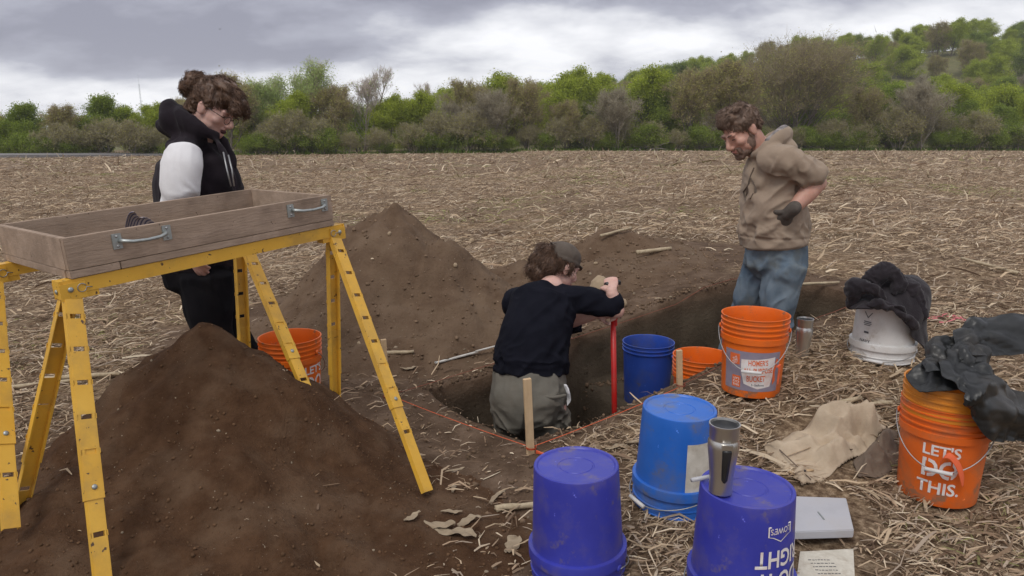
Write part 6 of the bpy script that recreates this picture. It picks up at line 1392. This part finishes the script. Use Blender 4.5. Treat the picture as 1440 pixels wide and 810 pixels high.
    for pts in ([(1061, 236), (1056, 248), (1052, 262), (1050, 276)], [(1056, 250), (1063, 262), (1062, 272)], [(1052, 262), (1046, 270), (1049, 282)], [(1060, 272), (1056, 280), (1053, 278)]):
        w_ = []
        for (px, py) in pts:
            og = Vector((0, 0, CAMH)); d = (pix(px, py, 1)-og).normalized(); ok, hit, nn, _ = hood_o.ray_cast(og-base, d)
            w_.append((hit+nn*0.0006) if ok else (mp_(px, py, -0.18)-base))
        fr = []
        for q in w_: fr.append([tuple(q+Vector((-0.007, -0.003, 0.002))), tuple(q+Vector((0.0, 0, 0))), tuple(q+Vector((0.007, -0.001, -0.002)))])
        pm_.rings(fr, False, False)
    obj('chest_print', pm_.mesh('chest_print', True), dk, o)
    # jeans
    j = MB()
    j.limb([X(1091, 330), X(1091, 350), X(1090, 372), X(1088, 388)], [(0.150, 0.155), (0.160, 0.170), (0.158, 0.178), (0.10, 0.12)], (0, 1, 0), 28, 4, 0.4)
    for k in (0, 1):
        hh = X(1072 if k == 0 else 1106, 372, 0.085 if k == 0 else -0.085); kn = X(1047 if k == 0 else 1092, 452, 0.13 if k == 0 else -0.10)
        j.limb([hh, hh.lerp(kn, 0.5)+Vector((-0.012, 0, 0)), kn, ank[k]+Vector((0, 0, 0.12)), ank[k]+Vector((0, 0, -0.01))], [(0.108, 0.120), (0.096, 0.108), (0.084, 0.090), (0.084, 0.084), (0.088, 0.088)], (0, 1, 0), 24, 5, 0.3)
    garment(j, 'jeans', M['jeans'], o, base, 0.0072, 2, [fold_dir(0.012, (-0.25, 0, -1), 12, 31), fold_dir(0.012, (1, 0.2, -0.3), 11, 33, gauss(X(1080, 385, -0.15), 0.13)), fold_dir(0.012, (1, 0, 0.2), 14, 35, lambda V: np.exp(-((V[:, 2]-X(0, 455).z)/0.10)**2))])
    for k, (dx, w_) in enumerate(((1075, 0), (1119, 1))):
        pass
    gl = MB(); hand(gl, wr, hd+Vector((0, 0, -0.25)), Vector((0, 1, 0)), -1, [0.55, 0.6, 0.65, 0.7], 1.12, 0.08, 1.0); gl.limb([wr-hd*0.03, wr+hd*0.02], [0.038, 0.036], (0, 1, 0), 14, 2); garment(gl, 'glove', M['glove'], o, base, 0.0042, 1)
    for a in ank:
        b_ = MB(); foot(b_, a, (-0.9, -0.3, 0), 1.2); garment(b_, 'boot', M['canvas_dark'], o, base, 0.006, 2)
    # hair, beard, eyes
    def fl(p): return (p.x*3+0.3*math.sin(p.y*60), 0.9 if p.z > 0.07 else -0.3, -0.9 if p.z < 0.09 else 0.1)
    head_hair(T, [((0, -0.020, 0.042), (0.084, 0.100, 0.090)), ((0, 0.042, 0.102), (0.058, 0.046, 0.030)), ((0, 0.074, 0.088), (0.050, 0.018, 0.018)), ((0.0, -0.06, 0.0), (0.070, 0.052, 0.055)), ((0.070, -0.005, 0.045), (0.018, 0.04, 0.035)), ((-0.070, -0.005, 0.045), (0.018, 0.04, 0.035)), ((0.02, 0.02, 0.125), (0.04, 0.05, 0.02)), ((-0.03, -0.02, 0.12), (0.04, 0.05, 0.022))], 5200, fl, M['hair'], o, base, 51, 0.0055, 0.0035, (40, 34, 34), (0.018, 0.038), 0.003, 0.5)
    bd_ = MB()
    for c_, r_ in (((0, 0.045, -0.088), (0.056, 0.050, 0.033)), ((0, 0.080, -0.100), (0.032, 0.024, 0.022)), ((0, 0.091, -0.048), (0.028, 0.013, 0.0065)), ((0.027, 0.083, -0.066), (0.010, 0.014, 0.022)), ((-0.027, 0.083, -0.066), (0.010, 0.014, 0.022)), ((0.058, 0.022, -0.058), (0.012, 0.030, 0.038)), ((-0.058, 0.022, -0.058), (0.012, 0.030, 0.038)), ((0.066, 0.006, -0.02), (0.010, 0.014, 0.035)), ((-0.066, 0.006, -0.02), (0.010, 0.014, 0.035)), ((0, 0.094, -0.080), (0.016, 0.010, 0.007))): bd_.ell(c_, r_, T, 18, 12)
    garment(bd_, 'beard', M['beard'], o, base, 0.0042, 2, [fold_dir(0.004, (0, 0, 1), 60, 71)])
    MB().ell((0, 0.100, -0.062), (0.020, 0.006, 0.0045), Matrix.Translation(-base) @ T, 14, 8).build('mouth', M['lip'], o, True)
    eyes(T, base, o)
man()

# ---------------------------------------------------------------- person in the black vest behind the sieve box
YW = 3.46
def wp(px, py, b=0.0): return dp(px, py, YW+b)
def vest_person():
    X = wp; base = Vector((X(290, 400).x, YW, gz(X(290, 400).x, YW))); f = Vector((0.84, -0.20, -0.50)); up = Vector((0.46, -0.05, 0.84))
    hc = X(300, 153, -0.01); body = MB(); T, Rm = head(body, hc, f, up, X(276, 196, 0.02), 1.0, 0.068, 0.95, 1.12, True, 1.10)
    body.limb([X(283, 350), X(280, 300), X(277, 235), X(274, 208)], [(0.11, 0.11), (0.11, 0.11), (0.11, 0.09), (0.06, 0.055)], (0, 1, 0), 24)
    hips = [X(300, 370, 0.09), X(285, 370, -0.09)]; kn = [X(322, 470, 0.10), X(300, 475, -0.10)]; ank = [Vector((X(322, 470).x+0.02, YW+0.11, base.z+0.08)), Vector((X(300, 470).x, YW-0.10, base.z+0.08))]
    for k in (0, 1): body.limb([hips[k], kn[k], ank[k]], [0.09, 0.065, 0.045], (0, 1, 0), 16); foot(body, ank[k], (1, -0.1, 0))
    sh = X(258, 214, -0.19); el = X(250, 288, -0.225); wr = X(270, 350, -0.21)
    body.limb([X(270, 222, -0.12), sh.lerp(el, 0.2), el], [0.035, 0.040, 0.040], (0, 1, 0)); body.limb([el, el.lerp(wr, 0.4), wr], [0.040, 0.040, 0.028], (0, 1, 0)); hand(body, wr, X(279, 372, -0.21)-wr, (0.1, 1, 0), -1, [0.28, 0.32, 0.36, 0.4], 0.92)
    sh2 = X(292, 212, 0.20); el2 = X(300, 290, 0.25); wr2 = X(325, 330, 0.2); body.limb([sh2, el2, wr2], [0.05, 0.045, 0.03], (0, 1, 0)); hand(body, wr2, (0.7, -0.1, -0.6), (0, -1, 0), 1, 0.4, 0.95)
    me = union(body, 0.0055, 3); o = obj('person', place(me, base), M['skin_pale']); o.location = base
    tag(o, 'person with curly brown bun, glasses, black vest and white sleeves behind the sieve box', 'person')
    v = MB()
    v.limb([X(283, 372), X(283, 350), X(281, 300), X(279, 260), X(275, 230), X(271, 207)], [(0.190, 0.200), (0.200, 0.212), (0.190, 0.208), (0.190, 0.205), (0.170, 0.180), (0.10, 0.11)], (0, 1, 0), 32, 5, 0.3)
    v.limb([X(268, 203, -0.06), X(259, 205, -0.13), X(256, 211, -0.18)], [(0.085, 0.055), (0.080, 0.052), (0.066, 0.045)], (1, 0, 0.2), 20, 4, 0.6); v.limb([X(276, 205, 0.08), X(284, 212, 0.17)], [0.08, 0.06], (0, 1, 0), 18, 3)
    # stand collar and open front edges
    v.limb([X(303, 196, -0.085), X(318, 222, -0.12), X(332, 265, -0.13), X(339, 320, -0.13)], [(0.026, 0.012), (0.030, 0.013), (0.032, 0.014), (0.03, 0.014)], (0.3, -1, 0), 14, 4)
    v.limb([X(308, 190, 0.03), X(316, 204, 0.03), X(324, 220, 0.02), X(328, 234, 0.0)], [(0.024, 0.020), (0.030, 0.024), (0.026, 0.024), (0.014, 0.02)], (0.3, 1, 0), 14, 3)
    # hood standing behind the neck
    hood = [X(304, 193, -0.075), X(293, 189, -0.105), X(276, 182, -0.115), X(256, 171, -0.085), X(246, 164, 0.0), X(256, 168, 0.09), X(278, 180, 0.115), X(298, 190, 0.08), X(306, 195, 0.03)]
    v.limb(hood, [(0.024, 0.016), (0.034, 0.022), (0.050, 0.034), (0.064, 0.044), (0.070, 0.050), (0.064, 0.044), (0.050, 0.034), (0.034, 0.024), (0.022, 0.016)], (0.2, 0, 1), 18, 5)
    v.limb([X(262, 186, -0.06), X(246, 172, -0.05), X(243, 158, -0.03), X(247, 147, 0.0)], [(0.055, 0.07), (0.062, 0.085), (0.050, 0.075), (0.024, 0.045)], (1, 0, 0.3), 20, 5)
    v.limb([X(262, 190, -0.04), X(244, 178, -0.02), X(236, 176, 0.01)], [(0.055, 0.08), (0.052, 0.085), (0.034, 0.06)], (0, 0, 1), 18, 4)
    v.limb([X(270, 197, -0.05), X(258, 200, -0.10), X(246, 206, -0.12)], [(0.05, 0.08), (0.05, 0.085), (0.04, 0.07)], (0, 0, 1), 18, 4)
    garment(v, 'vest', M['vest'], o, base, 0.0075, 2, [fold_dir(0.012, (0.1, 0, -1), 8, 3), fold_dir(0.014, (0.8, 0, -0.6), 10, 6, gauss(X(262, 172, -0.1), 0.12))])
    s = MB(); s.limb([X(259, 211, -0.195), X(256, 232, -0.225), X(254, 258, -0.235), X(252, 287, -0.232), X(262, 318, -0.225), X(268, 338, -0.212)], [(0.064, 0.078), (0.074, 0.090), (0.074, 0.088), (0.070, 0.080), (0.060, 0.060), (0.044, 0.042)], (0, 1, 0), 26, 5, 0.5)
    s2 = MB(); s2.limb([X(288, 216, 0.19), X(296, 255, 0.25), X(302, 290, 0.25), X(322, 328, 0.2)], [0.07, 0.075, 0.07, 0.05], (0, 1, 0), 20, 4); garment(s2, 'sleeve', M['sleeve'], o, base, 0.008, 2)
    garment(s, 'sleeve', M['sleeve'], o, base, 0.007, 2, [fold_dir(0.016, (0.9, 0, -0.4), 11, 13, lambda V: np.clip(0.10+np.exp(-((V[:, 2]-X(0, 284).z)/0.06)**2), 0, 1.3)), fold_dir(0.007, (0.25, 0, -1), 7, 17)])
    p = MB(); p.limb([X(282, 352), X(283, 370), X(287, 395), X(289, 410)], [(0.185, 0.185), (0.19, 0.192), (0.180, 0.178), (0.11, 0.12)], (0, 1, 0), 28, 4, 0.3)
    for k in (0, 1): p.limb([hips[k]+Vector((0.01, 0, -0.06)), hips[k].lerp(kn[k], 0.55), kn[k], ank[k]+Vector((0, 0, 0.12)), ank[k]], [0.128, 0.116, 0.098, 0.092, 0.092], (0, 1, 0), 24, 5, 0.3)
    garment(p, 'trousers', M['pants_black'], o, base, 0.008, 2, [fold_dir(0.012, (0.3, 0, -1), 10, 23)])
    for a in ank: b_ = MB(); foot(b_, a, (1, -0.1, 0), 1.2); garment(b_, 'shoe', M['black'], o, base, 0.006, 2)
    Tb = Matrix.Translation(-base) @ T
    cord = MB()
    for dx, dy in ((0, 0), (7, 4)): cord.tube([X(314+dx, 214+dy, -0.185)-base, X(319+dx, 238, -0.215)-base, X(325+dx*0.6, 262, -0.22)-base], 0.0035, 6)
    cord.build('drawcord', M['wire'], o, True)
    def fl(p): return (0.2*math.sin(p.z*50), 0.9, -0.55) if p.y > 0.03 else (-p.x*2, -0.115-p.y, 0.062-p.z)
    head_hair(T, [((0, -0.020, 0.048), (0.088, 0.104, 0.096)), ((0, 0.055, 0.094), (0.076, 0.062, 0.050)), ((0.0, 0.108, 0.078), (0.062, 0.036, 0.036)), ((-0.035, 0.122, 0.058), (0.026, 0.022, 0.024)), ((0.035, 0.124, 0.062), (0.032, 0.024, 0.024)), ((0.03, 0.03, 0.125), (0.05, 0.06, 0.03)), ((-0.03, -0.01, 0.13), (0.045, 0.06, 0.028)),
                   ((0.01, -0.130, 0.066), (0.056, 0.050, 0.046)), ((-0.02, -0.155, 0.045), (0.036, 0.034, 0.040)), ((0.03, -0.145, 0.026), (0.036, 0.034, 0.034)), ((0.0, -0.085, 0.01), (0.060, 0.038, 0.055)), ((0.03, -0.085, -0.045), (0.035, 0.03, 0.04)), ((0.05, -0.06, -0.03), (0.03, 0.035, 0.045)), ((0.076, 0.012, 0.035), (0.014, 0.022, 0.03)), ((-0.076, 0.012, 0.035), (0.014, 0.022, 0.03))], 6500, fl, M['hair_red'], o, base, 91, 0.0055, 0.006, (34, 16, 30), (0.022, 0.05), 0.006, 0.45)
    gl = MB()
    for k in (-1, 1):
        gl.tube([Tb @ Vector((k*0.032+0.024*math.cos(a), 0.112-0.004*abs(math.cos(a)), -0.004+0.019*math.sin(a))) for a in np.linspace(0, 2*PI, 19)], 0.0017, 6); gl.tube([Tb @ Vector(q) for q in ((k*0.056, 0.106, 0.004), (k*0.078, 0.06, 0.010), (k*0.084, 0.0, 0.012))], 0.0019, 6)
    gl.tube([Tb @ Vector(q) for q in ((-0.010, 0.112, 0.0), (0, 0.117, 0.004), (0.010, 0.112, 0.0))], 0.0018, 6); gl.build('glasses', M['eye'], o, True)
    MB().ell((0, 0.094, -0.0685), (0.019, 0.010, 0.0095), Tb, 16, 10).build('mouth', M['mouth'], o, True)
    eyes(T, base, o)
vest_person()

# ---------------------------------------------------------------- person digging in the trench, seen from behind
def digger():
    X = dp; base = Vector((X(745, 560, 3.40).x, 3.40, -0.64)); hc = X(787, 376, 3.78)
    f = Vector((0.80, 0.42, -0.42)); up = Vector((0.28, 0.22, 0.90))
    body = MB(); T, Rm = head(body, hc, f, up, X(775, 405, 3.64), 1.02, 0.058, 0.9, 0.95)
    body.limb([X(745, 548, 3.42), X(752, 490, 3.48), X(762, 440, 3.58), X(768, 415, 3.62)], [(0.16, 0.13), (0.15, 0.12), (0.16, 0.11), (0.11, 0.07)], (1, 0, 0), 24)
    hips = [X(722, 570, 3.42), X(772, 574, 3.40)]; kn = [Vector((hips[0].x+0.01, 3.46, -0.22)), Vector((hips[1].x+0.02, 3.40, -0.24))]; ank = [Vector((kn[0].x, 3.44, -0.56)), Vector((kn[1].x+0.02, 3.36, -0.56))]
    for k in (0, 1): body.limb([hips[k], kn[k], ank[k]], [0.09, 0.062, 0.045], (1, 0, 0), 16); foot(body, ank[k], (0.5, 0.85, 0))
    g1 = PTT-hx_*0.012; g2 = PT+dv*0.01
    shR = X(818, 424, 3.58); elR = X(866, 436, 3.55); wrR = g1+Vector((-0.004, -0.055, -0.028))
    body.limb([shR, shR.lerp(elR, 0.5), elR], [0.056, 0.053, 0.045], (0, 0, 1), 16); body.limb([elR, elR.lerp(wrR, 0.5), wrR], [0.044, 0.042, 0.029], (1, 0, 0), 16)
    fd = Vector((0.05, 0.80, 0.58)); hand(body, wrR, fd, Vector((0.25, 0.45, -0.85)), 1, [1.05, 1.1, 1.1, 1.1], 0.98, 0.02, 0.9)
    shL = X(722, 425, 3.66); elL = X(760, 462, 3.86); wrL = g2+Vector((-0.085, 0.010, -0.028))
    body.limb([shL, X(735, 450, 3.80), elL], [0.055, 0.052, 0.045], (0, 0, 1), 16); body.limb([elL, elL.lerp(wrL, 0.5), wrL], [0.046, 0.043, 0.029], (0, 0, 1), 16)
    hand(body, wrL, Vector((1, -0.05, 0.15)), Vector((0.0, -1.0, -0.1)), 1, [1.0, 1.05, 1.05, 1.1], 0.95, 0.02, 0.8)
    me = union(body, 0.0052, 3); o = obj('person', place(me, base), M['skin_pale']); o.location = base
    tag(o, 'person in navy shirt, grey pants and cap, seen from behind, pushing a red pole', 'person')
    s = MB(); B0 = (0.98, -0.15, 0)
    s.limb([X(746, 522, 3.43), X(747, 506, 3.44), X(751, 480, 3.47), X(757, 450, 3.53), X(763, 424, 3.585), X(770, 404, 3.63)], [(0.192, 0.172), (0.192, 0.172), (0.182, 0.155), (0.180, 0.145), (0.178, 0.120), (0.095, 0.075)], B0, 32, 6, 0.06)
    s.limb([X(783, 420, 3.60), X(818, 421, 3.585), X(846, 428, 3.56), X(864, 433, 3.55)], [(0.080, 0.085), (0.072, 0.070), (0.066, 0.066), (0.056, 0.056)], (0, 0, 1), 22, 5, 0.5)
    s.limb([X(862, 436, 3.55), elR.lerp(wrR, 0.35), elR.lerp(wrR, 0.72)], [0.056, 0.053, 0.043], (1, 0, 0), 20, 4, 0.4)
    s.limb([X(745, 420, 3.62), X(724, 424, 3.66), X(736, 452, 3.80), X(765, 462, 3.86), X(800, 459, 3.85), X(812, 458, 3.84)], [(0.080, 0.08), 0.070, 0.062, 0.058, 0.052, 0.050], (0, 0, 1), 20, 4, 0.4)
    garment(s, 'shirt', M['shirt'], o, base, 0.007, 2, [fold_dir(0.018, (1, 0, -0.15), 20, 3, lambda V: np.exp(-((V[:, 2]-X(0, 497, 3.46).z)/0.045)**2), 0.5, 0.05), fold_dir(0.014, (0.7, 0.2, 0.7), 9, 5), fold_dir(0.012, (0.8, 0, 0.3), 13, 8, gauss(X(812, 440, 3.52), 0.09))])
    p = MB()
    p.limb([X(745, 512, 3.44), X(745, 530, 3.425), X(744, 558, 3.40), X(744, 582, 3.41), X(745, 604, 3.42)], [(0.178, 0.150), (0.190, 0.168), (0.198, 0.182), (0.188, 0.172), (0.10, 0.11)], B0, 32, 5, 0.3)
    for k, px in ((0, 722), (1, 770)): p.ell(tuple(X(px, 565, 3.355)), (0.098, 0.095, 0.105))
    for k in (0, 1): p.limb([hips[k]+Vector((0, 0, -0.02)), hips[k].lerp(kn[k], 0.5), kn[k], kn[k].lerp(ank[k], 0.5), ank[k]+Vector((0, 0, 0.02))], [(0.112, 0.125), (0.106, 0.115), (0.092, 0.095), (0.088, 0.09), (0.085, 0.085)], (1, 0, 0), 24, 5, 0.3)
    def cleft(me):
        V = co_of(me); a, b = X(748, 535, 3.3), X(738, 600, 3.3); u = np.clip((a.z-V[:, 2])/(a.z-b.z), -0.2, 1.2); cxx = a.x+(b.x-a.x)*u
        k = np.exp(-((V[:, 0]-cxx)/0.012)**2)*np.clip((u-0.1)*2, 0, 1)*(V[:, 1] < 3.36); set_co(me, V+np.stack([k*0, k*0.034, k*0], -1))
    garment(p, 'work_pants', M['khaki'], o, base, 0.007, 2, [cleft, fold_dir(0.018, (1, 0, 0.12), 10, 15, lambda V: np.clip((X(0, 545, 3.4).z-V[:, 2])*6, 0.15, 1)), fold_dir(0.012, (0.3, 0, -1), 8, 19), fold_dir(0.018, (1, 0, 0.1), 14, 21, gauss(X(785, 590, 3.3), 0.10))])
    # waist seam, pocket flap and white cloth tucked at the pocket
    pt = MB(); pt.limb([X(795, 542, 3.345), X(799, 552, 3.35), X(800, 562, 3.36), X(798, 570, 3.35)], [(0.012, 0.007), (0.018, 0.009), (0.016, 0.008), (0.006, 0.005)], (0.5, -1, 0), 10, 3); garment(pt, 'pocket_cloth', M['sleeve'], o, base, 0.0035, 1, [fold_dir(0.004, (0, 0, 1), 40, 5)])
    pc = MB(); pc.limb([X(757, 556, 3.255), X(777, 559, 3.245), X(795, 556, 3.27)], [(0.010, 0.006)]*3, (0, 0, 1), 8, 3); garment(pc, 'pocket_flap', M['khaki'], o, base, 0.004, 1)
    for a in ank: b_ = MB(); foot(b_, a, (0.5, 0.85, 0), 1.2); garment(b_, 'boot', M['canvas_dark'], o, base, 0.006, 2)
    # cap with brim, hair gathered at the back
    cp = MB(); cp.ell((0, -0.006, 0.066), (0.089, 0.108, 0.072), T, 28, 18); cp.ell((0, -0.006, 0.045), (0.090, 0.109, 0.040), T, 28, 12)
    cp.limb([T @ Vector(q) for q in ((0, 0.060, 0.048), (0, 0.098, 0.040), (0, 0.118, 0.028))], [(0.070, 0.007), (0.064, 0.006), (0.040, 0.005)], Rm @ Vector((1, 0, 0)), 18, 4)
    garment(cp, 'cap', M['cap'], o, base, 0.0045, 2, [fold_dir(0.004, (0.3, 0.3, 1), 12, 9)])
    def fl(p): return (0.25*math.sin(p.y*40), -0.35, -1.0)
    head_hair(T, [((0, -0.045, 0.010), (0.084, 0.072, 0.062)), ((-0.005, -0.105, 0.040), (0.060, 0.048, 0.050)), ((-0.010, -0.122, 0.0), (0.060, 0.050, 0.055)), ((-0.010, -0.125, -0.050), (0.056, 0.048, 0.045)), ((0.02, -0.120, -0.075), (0.046, 0.040, 0.032)), ((-0.040, -0.125, -0.03), (0.030, 0.034, 0.05)), ((0.078, 0.012, 0.02), (0.012, 0.018, 0.025)), ((0.04, -0.10, -0.02), (0.05, 0.05, 0.06))], 5500, fl, M['hair_red'], o, base, 131, 0.0055, 0.008, (26, 26, 9), (0.03, 0.07), 0.007, 0.30)
    eyes(T, base, o); MB().ell((0, 0.098, -0.064), (0.018, 0.006, 0.004), Matrix.Translation(-base) @ T, 12, 8).build('mouth', M['lip'], o, True)
digger()
# ------------------------------------------------------------------ thin moist air over the field
hm = bpy.data.materials.new('haze'); hm.use_nodes = True; t = hm.node_tree; t.nodes.clear()
pv = t.nodes.new('ShaderNodeVolumePrincipled'); pv.inputs['Color'].default_value = (0.93, 0.95, 1.0, 1); pv.inputs['Density'].default_value = 0.0003; pv.inputs['Anisotropy'].default_value = 0.0
mo = t.nodes.new('ShaderNodeOutputMaterial'); t.links.new(pv.outputs[0], mo.inputs['Volume'])
tag(MB().box((0, 0, 36), (2000, 2000, 92)).build('haze', hm), 'thin pale haze in the air over the field and trees', 'haze', kind='stuff')
